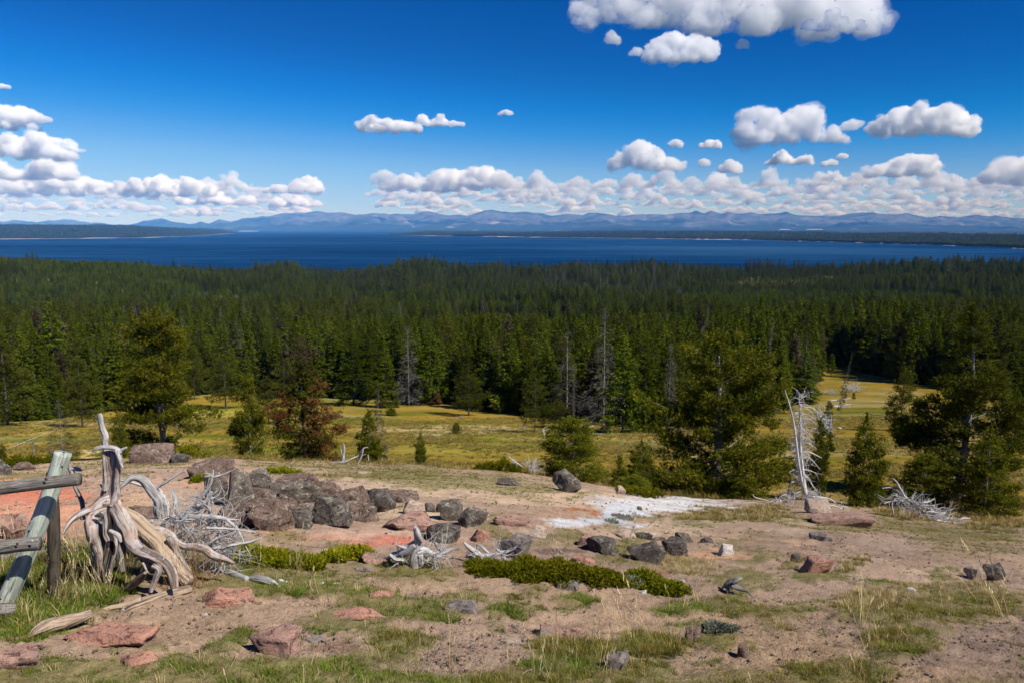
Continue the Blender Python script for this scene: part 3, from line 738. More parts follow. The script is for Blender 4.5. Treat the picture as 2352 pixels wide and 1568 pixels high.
def union_mesh(V, T, voxel):
    """one closed skin round overlapping puffs"""
    me = mesh('tmp', V, tris=T)
    o = bpy.data.objects.new('tmp', me); COL.objects.link(o)
    md = o.modifiers.new('skin', 'REMESH'); md.mode = 'VOXEL'; md.voxel_size = voxel
    dg = bpy.context.evaluated_depsgraph_get()
    e = o.evaluated_get(dg).to_mesh()
    n = len(e.vertices); P = np.empty(n * 3, np.float32); e.vertices.foreach_get('co', P)
    N = np.empty(n * 3, np.float32); e.vertices.foreach_get('normal', N)
    f = len(e.polygons); e.calc_loop_triangles()
    tt = np.empty(len(e.loop_triangles) * 3, np.int32); e.loop_triangles.foreach_get('vertices', tt)
    o.evaluated_get(dg).to_mesh_clear()
    bpy.data.objects.remove(o); bpy.data.meshes.remove(me)
    return P.reshape(-1, 3).astype(float), N.reshape(-1, 3).astype(float), tt.reshape(-1, 3)

def cloud_puffs(buf, x0, y0, x1, y1, D, seed, thin=0.0, dens=1.0, shape=None, depth=.42, vox=.10, bank=False):
    rng = np.random.default_rng(seed)
    a = PX(x0, y1, D * 1000); b = PX(x1, y0, D * 1000)
    W, Hh = b.x - a.x, b.z - a.z
    base = a.z
    r0 = max(min(Hh * .205, W * .2), 2.0 * D * 1000 / FPX)
    N = int(np.clip(dens * W * Hh / r0 ** 2 * 1.25, 9, 210))
    IV, IT = ICO[2]
    xs = rng.uniform(-.5, .5, N)
    if shape is None and x1 - x0 < 75: shape = (.55, 1, .7)
    if shape is None:
        ph = rng.uniform(0, 9)
        env = np.sqrt(np.clip(1 - (2 * xs) ** 2, 0, 1)) ** .8 * (.62 + .38 * np.sin(xs * rng.uniform(9, 15) + ph))
    else:
        env = np.interp(xs + .5, np.linspace(0, 1, len(shape)), shape)
    env = np.maximum(env, .12)
    v = rng.uniform(0, 1, N) ** .75
    r = r0 * rng.uniform(.55, 1.2, N) * (.6 + .4 * env)
    z = base + r * .35 + v * np.maximum(Hh * env - r * 1.2, 0)
    Cc = np.stack([a.x + (xs + .5) * W * .92 + W * .04, D * 1000 + rng.uniform(-.5, .5, N) * W * depth * env, z], -1)
    V = (IV[None] * (r[:, None, None] * np.array([1.15, 1.15, .9])) + Cc[:, None]).reshape(-1, 3)
    T = (IT[None] + np.arange(N)[:, None, None] * len(IV)).reshape(-1, 3)
    pxm = D * 1000 / FPX
    vx = max(r0 * vox, (4.2 if bank else 3.0) * pxm)
    P, Nn, TT = union_mesh(V, T, vx)
    n1 = fbm(P / (r0 * .75), 2, seed, .5); n2_ = 1 - np.abs(fbm(P / (r0 * .42), 3, seed + 5, .55)) * 2
    n3 = fbm(P / (r0 * .17), 2, seed + 8, .6)
    P = P + Nn * ((n1 * .30 + n2_ * .22 + n3 * .11) * r0)[:, None]
    low = P[:, 2] < base
    P[low, 2] = base - (base - P[low, 2]) * .3
    buf.add(P, T=TT)
    if hasattr(buf, 'wisp'):
        P, Nn, TT = union_mesh(V, T, max(vx * 1.8, r0 * .2))
        wn = fbm(P / (r0 * 1.1) + 9, 4, seed + 21, .6)
        buf.wisp.add(P + Nn * (r0 * (.16 + .42 * np.clip(wn + .1, -.5, 1.2)))[:, None] * np.array([1.25, 1.25, .8]), T=TT)
    buf.r0 = max(getattr(buf, 'r0', 0), r0); buf.thin = min(getattr(buf, 'thin', 1), thin)
CL = [
    ('wide white cloud with ragged edges at the top of the sky', [(1310, -75, 1700, 66, 9.6, 0, (.5, .8, .9, 1, .9, 1)), (1560, -80, 2045, 84, 9.8, 0, (.8, 1, .95, 1, 1, .55)), (1305, -10, 1450, 54, 9.6, .15, None), (1840, 10, 1990, 70, 9.7, .1, None)]),
    ('oval white cloud just under the wide cloud at the top', [(1470, 70, 1645, 144, 7.6, 0, (.5, .8, 1, 1, .9, .7)), (1440, 98, 1520, 130, 7.6, .45, None)]),
    ('tiny ragged cloud wisp left of the oval cloud', [(1390, 66, 1424, 102, 10.2, .55, None)]),
    ('tiny ragged cloud wisp right of the oval cloud', [(1690, 86, 1722, 113, 10.2, .55, None)]),
    ('blocky white cumulus with two towers and a tail to the right', [(1694, 240, 1872, 332, 21.5, 0, (1, .95, .85, .8, .95, 1)), (1850, 275, 1955, 328, 21.5, 0, None), (1930, 268, 1984, 300, 21.5, .3, None)]),
    ('long flat-based white cloud right of the blocky cumulus', [(1990, 240, 2256, 312, 21.8, 0, (.45, .85, 1, .95, 1, .9, .5))]),
    ('puffy white cumulus above the cloud bank right of centre', [(1398, 318, 1500, 392, 29.0, 0, (.3, .8, 1, .8)), (1470, 338, 1575, 393, 29.0, 0, (.9, 1, .6, .4))]),
    ('small flat white cloud under the blocky cumulus', [(1756, 340, 1872, 378, 28.5, 0, None)]),
    ('small white cloud left of the blocky cumulus', [(1606, 318, 1662, 342, 27.5, .15, None)]),
    ('faint cloud puff between the puffy cumulus and the small cloud', [(1532, 318, 1570, 340, 28.0, .45, None)]),
    ('upright cloud puff just above the bank, below the small cloud', [(1650, 362, 1705, 401, 30.0, .2, None)]),
    ('faint round cloud puff right of the puffy cumulus', [(1602, 360, 1632, 384, 30.0, .5, None)]),
    ('small split cloud right of the small flat cloud', [(1886, 362, 1926, 384, 29.0, .25, None), (1918, 350, 1950, 366, 29.0, .35, None)]),
    ('lone low cloud of two lobes in the blue above the lake centre', [(818, 264, 972, 306, 24.0, .1, (.6, 1, .8, .7, .5)), (950, 254, 1040, 290, 24.0, .05, None), (1010, 276, 1070, 292, 24.0, .35, None)]),
    ('tiny faint cloud right of the lone low cloud', [(1143, 250, 1181, 267, 24.0, .5, None)]),
    ('tiny faint cloud at the left edge of the blue sky', [(-14, 190, 24, 206, 20.0, .6, None)]),
    ('bright round cloud topping the pile at the left edge', [(-90, 240, 90, 300, 24.0, 0, (.8, 1, 1, 1, .7)), (86, 262, 118, 284, 24.0, .5, None)]),
    ('second layer of the cloud pile at the left edge', [(-120, 300, 160, 366, 29.0, 0, (1, .9, .8, 1, .7)), (120, 315, 195, 350, 29.5, .5, None)]),
    ('third layer of the cloud pile at the left edge', [(-120, 345, 190, 412, 32.5, .05, None)]),
    ('broad white cloud at the foot of the left cloud pile', [(-100, 393, 262, 448, 38.0, 0, (.8, .7, .9, 1, .8, .5))]),
    ('rounded cloud right of the left cloud pile', [(276, 402, 500, 452, 40.0, 0, (.5, .9, 1, .9, .5)), (400, 430, 590, 470, 46.0, .15, None)]),
    ('small towering cloud alone in the gap left of centre', [(604, 420, 670, 446, 40.0, .05, None), (660, 398, 740, 446, 40.0, 0, (.4, .8, 1, .6)), (610, 440, 742, 476, 47.0, .2, None)]),
    ('tall cloud heap left of the centre bank', [(868, 396, 964, 440, 38.0, .05, (.5, .6, 1, .6)), (968, 378, 1180, 440, 38.0, 0, (.5, .9, .8, 1, .8))]),
    ('double-topped cloud at the right end of the bank', [(1985, 352, 2156, 408, 34.0, .05, (.3, .8, 1, .9)), (1860, 388, 2010, 425, 37.0, .1, None)]),
    ('hazy tall cloud at the right edge of the sky', [(2255, 338, 2480, 425, 33.0, .1, (.4, .9, .8, 1))]),
]
for i, (lab, ps) in enumerate(CL):
    b = Buf(); b.wisp = Buf()
    for k, p in enumerate(ps): cloud_puffs(b, *p[:5], seed=100 + i * 7 + k, thin=p[5], shape=p[6], depth=.12 if p[4] < 11 else .42)
    o = tag(obj('cloud', b.mesh('cloud', [cloud_mat(0, b.r0, b.thin)])), lab, 'cloud', 'cumulus clouds over the lake')
    obj('wisp', b.wisp.mesh('wisp', [m_cloud('cloud_wisp', b.r0 * 3.2, 0)]), o)
b = Buf(); rng = np.random.default_rng(5)
for D, r1, hmin, hmax, n in ((36, 430, 26, 50, 24), (42, 440, 24, 50, 26), (50, 454, 22, 44, 30), (62, 468, 16, 34, 34), (80, 482, 12, 28, 36), (100, 494, 8, 22, 40)):
    x = -260.0
    for k in range(n * 2):
        w = rng.uniform(60, 190) * (44 / D) ** .4; hgt = rng.uniform(hmin, hmax)
        gap = (735 < x + w / 2 < 850) or (D == 36 and x < 900) or (D < 60 and 590 < x + w / 2 < 850) or (D == 100 and 1230 < x + w / 2 < 1420)
        if not gap or rng.random() < .1:
            cloud_puffs(b, x, r1 - hgt + rng.uniform(-8, 8), x + w, r1 + rng.uniform(-6, 6), D, 300 + int(D * 10) + k, thin=rng.uniform(.0, .12), dens=.85, vox=.2, bank=True)
        x += w * rng.uniform(.5, .95)
        if x > 2620: break
bv = Buf()
for k in range(26):
    D = rng.uniform(48, 98); x = rng.choice([rng.uniform(-150, 560), rng.uniform(840, 2380), rng.uniform(1300, 2400)]); r1 = 447 + (D - 48) * .85 + rng.uniform(-12, 8); w = rng.uniform(240, 520)
    cloud_puffs(bv, x - w / 2, r1 - rng.uniform(10, 20), x + w / 2, r1, D, 900 + k, dens=.35, vox=.3, bank=True)
tag(obj('cloud_veil', bv.mesh('cloud_veil', [m_cloud('veil_vapour', 1500., 0)])), 'thin pale veil between the low clouds over the mountains', kind='stuff')
tag(obj('cloud_bank', b.mesh('cloud_bank', [cloud_mat(0, b.r0, .05)])), 'long bank of small white clouds low over the mountains', kind='stuff')
# ------------------------------------------------------------------ conifers
def conifer(seed, Ht, prof, c0=.12, nb=110, NT_=900, K=3, tl=.8, tw=.3, rise=(-.25, .55), curv=-.1, latf=.28, tr=.16, lump=.25,
            vert=.05, spread=.45, up=.1, limb_r=.35, limbs=True, gap=0.0, lean=(0, 0), s0=.12, sbias=.55, droop=0.0, twist=.0, clus=0, tiers=0, tcl=0.0):
    """returns (crown V, T, tint), Buf of trunk, Buf of limbs; the tree stands on the origin"""
    rng = np.random.default_rng(seed)
    t = np.sort(rng.uniform(0, 1, nb)) ** .92
    z0 = Ht * (c0 + (.975 - c0) * t)
    if tiers: z0 = Ht * (c0 + (.975 - c0) * (np.round(t * tiers) + rng.normal(0, .13, nb)) / tiers)
    az = np.arange(nb) * 2.39996 + rng.normal(0, .5, nb)
    px_, py_ = np.linspace(0, 1, len(prof)), np.array(prof)
    L = np.interp(t, px_, py_) * Ht * rng.uniform(.72, 1.12, nb)
    lum = vnoise(np.stack([np.cos(az) * 1.2 + 5, np.sin(az) * 1.2, t * 5], -1), seed) + .5 * vnoise(np.stack([np.cos(az) * 3, np.sin(az) * 3, t * 12], -1), seed + 1)
    L = L * np.clip(1 + lump * lum * 1.6, .15, 1.9)
    if gap > 0: L = L * np.where(rng.random(nb) < gap, .35, 1)
    slope = rise[0] + (rise[1] - rise[0]) * t + rng.normal(0, .07, nb)
    cx = lambda z: np.stack([lean[0] * z + twist * np.sin(z / Ht * 4 + seed) * Ht * .02, lean[1] * z + twist * np.cos(z / Ht * 5 + seed) * Ht * .015], -1)
    p = L ** 1.35; p = p / p.sum()
    NC = NT_ // clus if clus else NT_
    bi = rng.choice(nb, NC, p=p)
    s = s0 + (1 - s0) * rng.uniform(0, 1, NC) ** sbias
    NFULL = NT_; NT_ = NC
    Lb = L[bi]
    dr = np.stack([np.cos(az[bi]), np.sin(az[bi])], -1); pe = np.stack([-dr[:, 1], dr[:, 0]], -1)
    lat = rng.normal(0, 1, NT_).clip(-2, 2) * latf * Lb * (s * (1.25 - s) * 1.6)
    base = cx(z0[bi])
    pos = np.empty((NT_, 3))
    pos[:, :2] = base + dr * (Lb * s)[:, None] + pe * lat[:, None]
    pos[:, 2] = z0[bi] + Lb * (slope[bi] * s + curv * s * s) + rng.normal(0, 1, NT_) * vert * Lb - droop * np.abs(lat)
    if clus:
        rp = lambda a_: np.repeat(a_, clus, axis=0)
        pos, s, lat, dr, pe, bi = rp(pos), rp(s), rp(lat), rp(dr), rp(pe), rp(bi); NT_ = len(s)
        pos = pos + rng.normal(0, 1, (NT_, 3)) * tl * np.array([.85, .85, .6]) + dr_z(dr) * (rng.uniform(-.5, .8, NT_) * tl)[:, None]
    # leader tufts
    nl = max(6, NT_ // 60)
    zl = Ht * rng.uniform(.9, 1.0, nl); pl = np.hstack([cx(zl) + rng.normal(0, .012 * Ht, (nl, 2)) * (1.02 - zl / Ht)[:, None] * 6, zl[:, None]])
    td = np.hstack([dr * .8 + pe * (np.sign(lat) * .45)[:, None], np.full((NT_, 1), up)])
    tld = np.hstack([rng.normal(0, .35, (nl, 2)), np.ones((nl, 1))])
    pos = np.vstack([pos, pl]); td = np.vstack([td, tld]); s = np.append(s, np.ones(nl))
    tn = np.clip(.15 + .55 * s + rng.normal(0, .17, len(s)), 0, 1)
    n = len(pos)
    td /= np.linalg.norm(td, axis=1)[:, None]
    D = td[:, None, :] + rng.normal(0, spread, (n, K, 3)); D /= np.linalg.norm(D, axis=2)[..., None]
    lf = np.append((1 - tcl) + tcl * (L[bi] / L.max()), np.full(nl, 1 - tcl * .8))
    Lk = tl * rng.uniform(.55, 1.25, (n, K)) * lf[:, None]
    W = np.cross(D, rng.normal(0, 1, (n, K, 3))); W /= np.linalg.norm(W, axis=2)[..., None] + 1e-9
    B = pos[:, None, :] + rng.normal(0, tl * .16, (n, K, 3))
    V = np.stack([B + W * (tw / 2), B - W * (tw / 2), B + D * Lk[..., None]], 2).reshape(-1, 3)
    T = np.arange(len(V)).reshape(-1, 3)
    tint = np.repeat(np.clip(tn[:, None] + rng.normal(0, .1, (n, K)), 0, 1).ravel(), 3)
    tb = Buf(); zz = np.linspace(-.02 * Ht, Ht * .985, 9)
    tube(tb, np.hstack([cx(np.maximum(zz, 0)), zz[:, None]]), tr * (1.02 - np.linspace(0, 1, 9)) ** .85 * np.where(np.arange(9) == 0, 1.35, 1), sides=7, n=14, seed=seed, grain=.08)
    lb = Buf()
    if limbs:
        nsub = 4; q = np.linspace(0, 1, nsub + 1)
        keep = np.argsort(-L)[:int(nb * .8)]
        for j in keep:
            rr = max(tr * limb_r * (1.05 - t[j]) ** .8 * (L[j] / L.max()) ** .5, tr * .04)
            P = np.stack([base_xy(cx, z0[j])[0] + math.cos(az[j]) * L[j] * q * .93, base_xy(cx, z0[j])[1] + math.sin(az[j]) * L[j] * q * .93, z0[j] + L[j] * (slope[j] * q + curv * q * q)], -1)
            R = rr * (1.02 - q) ** .8
            lo_tube(lb, P, R)
    return (V, T, tint), tb, lb

def dr_z(d): return np.hstack([d, np.zeros((len(d), 1))])
def base_xy(cx, z): return cx(np.array([z]))[0]

def lo_tube(buf, P, R, sides=3):
    n = len(P); Tn = np.gradient(P, axis=0); Tn /= np.linalg.norm(Tn, axis=1)[:, None] + 1e-9
    a = np.array([0, 0, 1.0]) if abs(Tn[0][2]) < .85 else np.array([1.0, 0, 0])
    N = np.cross(Tn, a); N /= np.linalg.norm(N, axis=1)[:, None] + 1e-9; B = np.cross(Tn, N)
    th = np.arange(sides) * 2 * PI / sides
    V = P[:, None] + R[:, None, None] * (np.cos(th)[None, :, None] * N[:, None] + np.sin(th)[None, :, None] * B[:, None])
    i = np.arange(n - 1)[:, None] * sides + np.arange(sides)[None]; j = np.arange(n - 1)[:, None] * sides + (np.arange(sides) + 1)[None] % sides
    Q = np.stack([i, j, j + sides, i + sides], -1).reshape(-1, 4)
    buf.add(V.reshape(-1, 3), Q=Q, A=.62)

def crown_mesh(name, c, mat): return mesh(name, c[0], tris=c[1], attrs={'tint': c[2]}, mats=[mat])

SPR = (.125, .13, .112, .09, .066, .040, .010)
SPW = (.165, .18, .16, .128, .092, .055, .012)
SPN = (.075, .09, .085, .072, .055, .034, .008)
PIN = (.19, .25, .24, .205, .155, .095, .025)
PRO = {}
def proto(key, mat, barkm, **kw):
    c, tb, lb = conifer(**kw)
    Hn = kw['Ht']
    PRO[key] = (crown_mesh(key + '_crown', c, M[mat]), tb.mesh(key + '_trunk', [M[barkm]]), lb.mesh(key + '_limbs', [M[barkm]]) if lb.V else None, Hn, (c, tb, lb, mat, barkm))
for k in range(5):
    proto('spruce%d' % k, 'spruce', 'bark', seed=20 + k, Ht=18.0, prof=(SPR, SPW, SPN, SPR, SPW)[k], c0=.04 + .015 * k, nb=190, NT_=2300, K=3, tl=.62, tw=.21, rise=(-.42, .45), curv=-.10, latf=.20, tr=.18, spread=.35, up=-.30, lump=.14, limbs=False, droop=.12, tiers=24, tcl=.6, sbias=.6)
for k in range(3):
    proto('youngpine%d' % k, 'young', 'bark', seed=40 + k, Ht=10.0, prof=(SPN, (.12, .14, .13, .11, .08, .05, .02), (.10, .13, .14, .13, .10, .06, .02))[k], c0=.12, nb=90, NT_=900, K=3, tl=.50, tw=.19, rise=(.0, .9), curv=.1, latf=.3, tr=.10, spread=.45, up=.6, limbs=False, tcl=.5)
for k in range(3):
    proto('openpine%d' % k, 'pine_olive', 'bark', seed=50 + k, Ht=12.0, prof=PIN if k else (.16, .2, .19, .17, .14, .1, .04), c0=.14, nb=100, NT_=3600, K=4, tl=.27, tw=.095, rise=(-.15, .7), curv=.05, latf=.26, tr=.15, spread=.6, up=.35, lump=.28, vert=.05, clus=5, gap=.06, tcl=.3)
for k in range(2):
    proto('deadspruce%d' % k, 'greytwig', 'bark_grey', seed=60 + k, Ht=15.0, prof=SPN if k else SPR, c0=.12, nb=130, NT_=1300, K=2, tl=.6, tw=.06, rise=(-.4, .2), curv=-.2, latf=.25, tr=.11, spread=.4, up=-.3, lump=.35, limb_r=.16, tiers=20)
proto('browntree', 'brown', 'bark', seed=64, Ht=15.0, prof=SPR, c0=.08, nb=110, NT_=1000, K=3, tl=.8, tw=.22, rise=(-.35, .3), curv=-.15, latf=.25, tr=.18, spread=.5, up=-.2, limbs=False)
proto('redtree', 'rust', 'bark', seed=65, Ht=9.0, prof=(.10, .13, .12, .1, .08, .05, .02), c0=.1, nb=70, NT_=700, K=3, tl=.6, tw=.2, rise=(-.1, .6), curv=0, latf=.3, tr=.1, spread=.5, up=.2, limbs=False)
# nearer pines carry needle tufts
for k in range(3):
    proto('tuftpine%d' % k, 'pine', 'bark_grey', seed=70 + k, Ht=6.0, prof=((.19, .23, .22, .18, .13, .08, .02), (.23, .26, .235, .19, .13, .07, .015), (.30, .35, .34, .28, .21, .13, .04))[k], c0=.05, nb=110, NT_=(6400, 6400, 10500)[k], K=6, tl=.14, tw=.040, rise=(-.05, .9), curv=.12, latf=.27, tr=.09, spread=.65, up=.7, lump=.24, vert=.035, sbias=.5, limb_r=.28, clus=6, gap=.06, tiers=15, tcl=.3)

def place_tree(key, p, Ht, wf, label, cat, group=None, name=None, rz=None, parts=True, dead=False):
    """p: foot point; Ht: height; wf: width factor against the prototype"""
    cm, tm, lm, H0, _ = PRO[key]
    s = Ht / H0
    name = name or ('dead_tree' if dead else ('pine_tree' if 'pine' in key else 'spruce_tree'))
    e = empty(name, (p[0], p[1], p[2] - .02 * Ht), random.uniform(0, 6.28) if rz is None else rz, (s * wf, s * wf, s))
    tag(e, label, cat, group)
    o = obj('trunk', tm, e)
    if lm is not None: obj('branches', lm, e)
    obj('crown' if not dead else 'twigs', cm, e)
    return e

def tree_at(fr, x, top, base, hw, key, label, cat='tree', group=None, d=None, dead=False, rz=None, name=None, mul=1.0):
    """pixel x, top row, foot row, half width of the crown in pixels, in frame fr"""
    X, tY = fr(x, top); _, bY = fr(x, base)
    sc = fr(1, 0)[0] - fr(0, 0)[0]
    if d is None: p = GP(X, bY); d = p.y
    p = PX(X, bY, d); p.z = float(H(p.x, p.y))
    tp = PX(X, tY, d)
    Ht = tp.z - p.z
    prof_w = {'s': .125, 'y': .13, 'o': .23, 'd': .11, 'b': .125, 'r': .13, 't': .28}[key[0]]
    if key in ('spruce2', 'youngpine0'): prof_w = .09
    if key in ('spruce1', 'spruce4'): prof_w = .175
    wf = (hw * sc * mpp(p)) / (prof_w * Ht)
    return place_tree(key, p, Ht, wf * mul, label, cat, group, dead=dead, rz=rz, name=name)

# ------------------------------------------------------------------ instancing
def scatter(name, protos, P, R, S, I, label, kind='stuff', cat=None):
    me = bpy.data.meshes.new(name)
    me.vertices.add(len(P)); me.vertices.foreach_set('co', np.asarray(P, np.float32).ravel())
    a = me.attributes.new('rot', 'FLOAT_VECTOR', 'POINT'); a.data.foreach_set('vector', np.asarray(R, np.float32).ravel())
    S = np.asarray(S, np.float32)
    if S.ndim == 1: S = np.repeat(S[:, None], 3, 1)
    a = me.attributes.new('scl', 'FLOAT_VECTOR', 'POINT'); a.data.foreach_set('vector', S.ravel())
    a = me.attributes.new('idx', 'INT', 'POINT'); a.data.foreach_set('value', np.asarray(I, np.int32))
    me.update()
    o = obj(name, me)
    ng = bpy.data.node_groups.new(name, 'GeometryNodeTree')
    ng.interface.new_socket('Geometry', in_out='INPUT', socket_type='NodeSocketGeometry')
    ng.interface.new_socket('Geometry', in_out='OUTPUT', socket_type='NodeSocketGeometry')
    N = ng.nodes; Lk = ng.links
    gi = N.new('NodeGroupInput'); go = N.new('NodeGroupOutput')
    iop = N.new('GeometryNodeInstanceOnPoints'); iop.inputs['Pick Instance'].default_value = True
    acc = N.new('GeometryNodeGeometryToInstance')
    for pr in reversed(protos):
        oi = N.new('GeometryNodeObjectInfo'); oi.inputs['Object'].default_value = pr; oi.inputs['As Instance'].default_value = True
        Lk.new(oi.outputs['Geometry'], acc.inputs[0])
    jn = N.new('GeometryNodeJoinGeometry')
    N.remove(acc)
    for nd in [n for n in N if n.bl_idname == 'GeometryNodeObjectInfo']: Lk.new(nd.outputs['Geometry'], jn.inputs[0])
    Lk.new(gi.outputs[0], iop.inputs['Points']); Lk.new(jn.outputs[0], iop.inputs['Instance'])
    for nm, sk, dt in (('rot', 'Rotation', 'FLOAT_VECTOR'), ('scl', 'Scale', 'FLOAT_VECTOR'), ('idx', 'Instance Index', 'INT')):
        na = N.new('GeometryNodeInputNamedAttribute'); na.data_type = dt; na.inputs['Name'].default_value = nm
        Lk.new(na.outputs[0], iop.inputs[sk])
    Lk.new(iop.outputs[0], go.inputs[0])
    md = o.modifiers.new('scatter', 'NODES'); md.node_group = ng
    return tag(o, label, cat, kind=kind)

def joined(key, mats2=None):
    """prototype tree as one mesh with two materials, for the far wood"""
    c, tb, lb, mat, barkm = PRO[key][4]
    b = Buf(); 
    Vt = np.concatenate(tb.V); Tt = np.concatenate(tb.T); Qt = np.concatenate(tb.Q)
    V = np.vstack([c[0], Vt]); nc = len(c[0])
    me = mesh(key + '_far', V, tris=np.vstack([c[1], Tt + nc]), quads=Qt + nc, attrs={'tint': np.concatenate([c[2], np.zeros(len(Vt))])}, mats=[M[mat], M[barkm]],
              midx=np.concatenate([np.zeros(len(c[1]), int), np.ones(len(Tt) + len(Qt), int)]))
    return bpy.data.objects.new(key + '_far', me)

# ------------------------------------------------------------------ forest
PLX = [150, 300, 440, 640, 780, 960, 1150, 1300, 1450, 1830, 2060, 2300]
PLACES = ['at the left edge', 'just left of the two-stemmed pine', 'behind the two-stemmed pine', 'above the bright yellow-green pine', 'above the half dead red pine', 'above the thin crest pines',
          'around the single meadow pine', 'left of the tall dying pine', 'by the tall dying pine', 'behind the big round pine', 'round the side meadow', 'behind the tall right-hand pine', 'at the right edge']
def build_forest():
    rng = np.random.default_rng(99)
    pts = []
    for y0, y1, st in ((120, 330, 3.4), (330, 650, 4.2), (650, 1100, 5.0), (1100, 2020, 6.6)):
        ny = int((y1 - y0) / st)
        for k in range(ny):
            y = y0 + (k + .5) * st; hw = y * .72 + 25
            n = int(2 * hw / st)
            xs = -hw + (np.arange(n) + rng.uniform(-.48, .48, n) + .5) * st
            pts.append(np.stack([xs, y + rng.uniform(-.5, .5, n) * st], -1))
    P = np.concatenate(pts); x, y = P[:, 0], P[:, 1]
    z = H(x, y); px, py = to_px(x, y, z)
    fb = np.interp(px, _fbx, _fbd) * (1 + .05 * n2(x, y, 14, 2, 31) - .10 * np.clip(n2(x, y * .4, 22, 2, 30), -.2, 1))
    ok = (y > fb) & (z > LAKE_Z + 1.5)
    dn = n2(x, y, 45, 2, 71)
    ok &= rng.random(len(x)) < np.clip(.70 + .45 * dn, .25, 1) * np.where(y > 1100, .92, 1)
    for cx, cyy, rx, ry, pr in ((690, 846, 80, 14, .95), (440, 875, 60, 30, .65), (560, 840, 120, 30, .6), (600, 875, 140, 28, .55), (520, 683, 190, 3.5, .9), (10, 705, 25, 7, .95), (12, 632, 26, 8, 1), (1430, 682, 16, 3, 1), (1905, 640, 12, 5, 1), (230, 860, 14, 26, .9), (2080, 905, 60, 22, .4)):
        m = np.hypot((px - cx) / rx, (py - cyy) / ry) < 1
        ok &= ~(m & (rng.random(len(x)) < pr))
    x, y, z, px, py = x[ok], y[ok], z[ok], px[ok], py[ok]; fb_all = fb[ok]
    n = len(x)
    yn = n2(x, y, 120, 3, 72)
    young = ((yn > .12) & (y > 330)) | ((y > 640) & (y < 1080) & (yn > -.45)) | ((px + 90 * n2(x, y, 90, 3, 76) < 560) & (y > 640) & (yn > -.7))
    young &= ~((y > 1500) & (rng.random(n) < .5))
    I = np.where(young, rng.integers(5, 8, n), rng.integers(0, 5, n))
    Hh = np.where(young, rng.uniform(5.5, 12, n), rng.uniform(.38, 1.0, n) ** .75 * 23 * (1 + .15 * n2(x, y, 60, 2, 73)))
    Hh = np.where((y < 300), Hh * .98, Hh)
    Hh = np.where((y > 1350) & ~young, rng.uniform(11, 18, n) + 16 * np.clip(n2(x, y, 55, 2, 74), 0, 1) * (px > 480) * (px < 1650) + rng.uniform(6, 15, n) * (rng.random(n) < .10), Hh)
    q = rng.random(n)
    olive = (~young) & (q < .12); I[olive] = 8
    gr = n2(x, y, 90, 2, 75)
    deadm = (~young) & (q > .985 - .10 * (gr > .35)) | ((np.abs(px - 1410) < 160) & (y > 900) & (y < 1600) & (q > .62))
    I[deadm] = rng.integers(9, 11, deadm.sum())
    brn = (q > .955) & (q < .972) & (~young); I[brn] = 11
    Hh = Hh * np.where(y > 1120, np.interp(px, [300, 430, 560, 640, 720, 830, 950, 1100, 1250, 1380, 1560, 1700, 1850, 2000, 2150, 2352], [1, .9, .6, 1.2, .68, .68, 1.35, 1.0, .95, 1.25, .95, .76, .78, 1.1, 1.3, 1.25]), 1.0)
    Hh = np.where(y < 420, np.minimum(Hh, rng.uniform(95, 215, n) / FPX * y), Hh)
    HN = np.array([18] * 5 + [10] * 3 + [12, 15, 15, 15.0])
    s = Hh / HN[I]; wf = rng.uniform(.85, 1.2, n) * np.where(I < 5, 1.12, 1)
    order = np.argsort(-(Hh / y)); big = np.zeros(n, bool)
    keys = ['spruce0', 'spruce1', 'spruce2', 'spruce3', 'spruce4', 'youngpine0', 'youngpine1', 'youngpine2', 'openpine0', 'deadspruce0', 'deadspruce1', 'browntree']
    near = order[(np.abs(px[order] - 1176) < 1230)][:285]
    big[near] = True
    for i in near:
        k = keys[I[i]]
        where = PLACES[int(np.searchsorted(PLX, px[i]))]
        dd = y[i] - fb_all[i]
        rowk = 'front-row' if dd < 10 else ('second-row' if dd < 28 else ('third-row' if dd < 55 else 'back-row'))
        sz = 'low' if Hh[i] < 10 else ('mid-height' if Hh[i] < 14 else ('tall' if Hh[i] < 18 else 'very tall'))
        if k.startswith('dead'): kd, nm, ct = 'grey dead conifer', 'dead_tree', 'dead tree'
        elif k == 'browntree': kd, nm, ct = 'brown dying spruce', 'spruce_tree', 'tree'
        elif k == 'openpine0': kd, nm, ct = 'loose olive pine', 'pine_tree', 'tree'
        elif k.startswith('young'): kd, nm, ct = 'light green pine', 'pine_tree', 'tree'
        else: kd, nm, ct = 'dark green spruce', 'spruce_tree', 'tree'
        lab = '%s %s, %s of the forest %s' % (sz, kd, rowk, where)
        place_tree(k, (x[i], y[i], z[i]), Hh[i], wf[i], lab, ct, 'forest trees ' + where, name=nm, dead=k.startswith('dead'))
    r = ~big
    R = np.zeros((r.sum(), 3)); R[:, 2] = rng.uniform(0, 6.28, r.sum()); R[:, :2] = rng.normal(0, .02, (r.sum(), 2))
    S = np.stack([s[r] * wf[r], s[r] * wf[r], s[r]], -1)
    scatter('forest', [joined(k) for k in keys], np.stack([x[r], y[r], z[r] - .2], -1), R, S, I[r], 'dense conifer forest running down to the lake shore')
    print('forest trees', n)
build_forest()

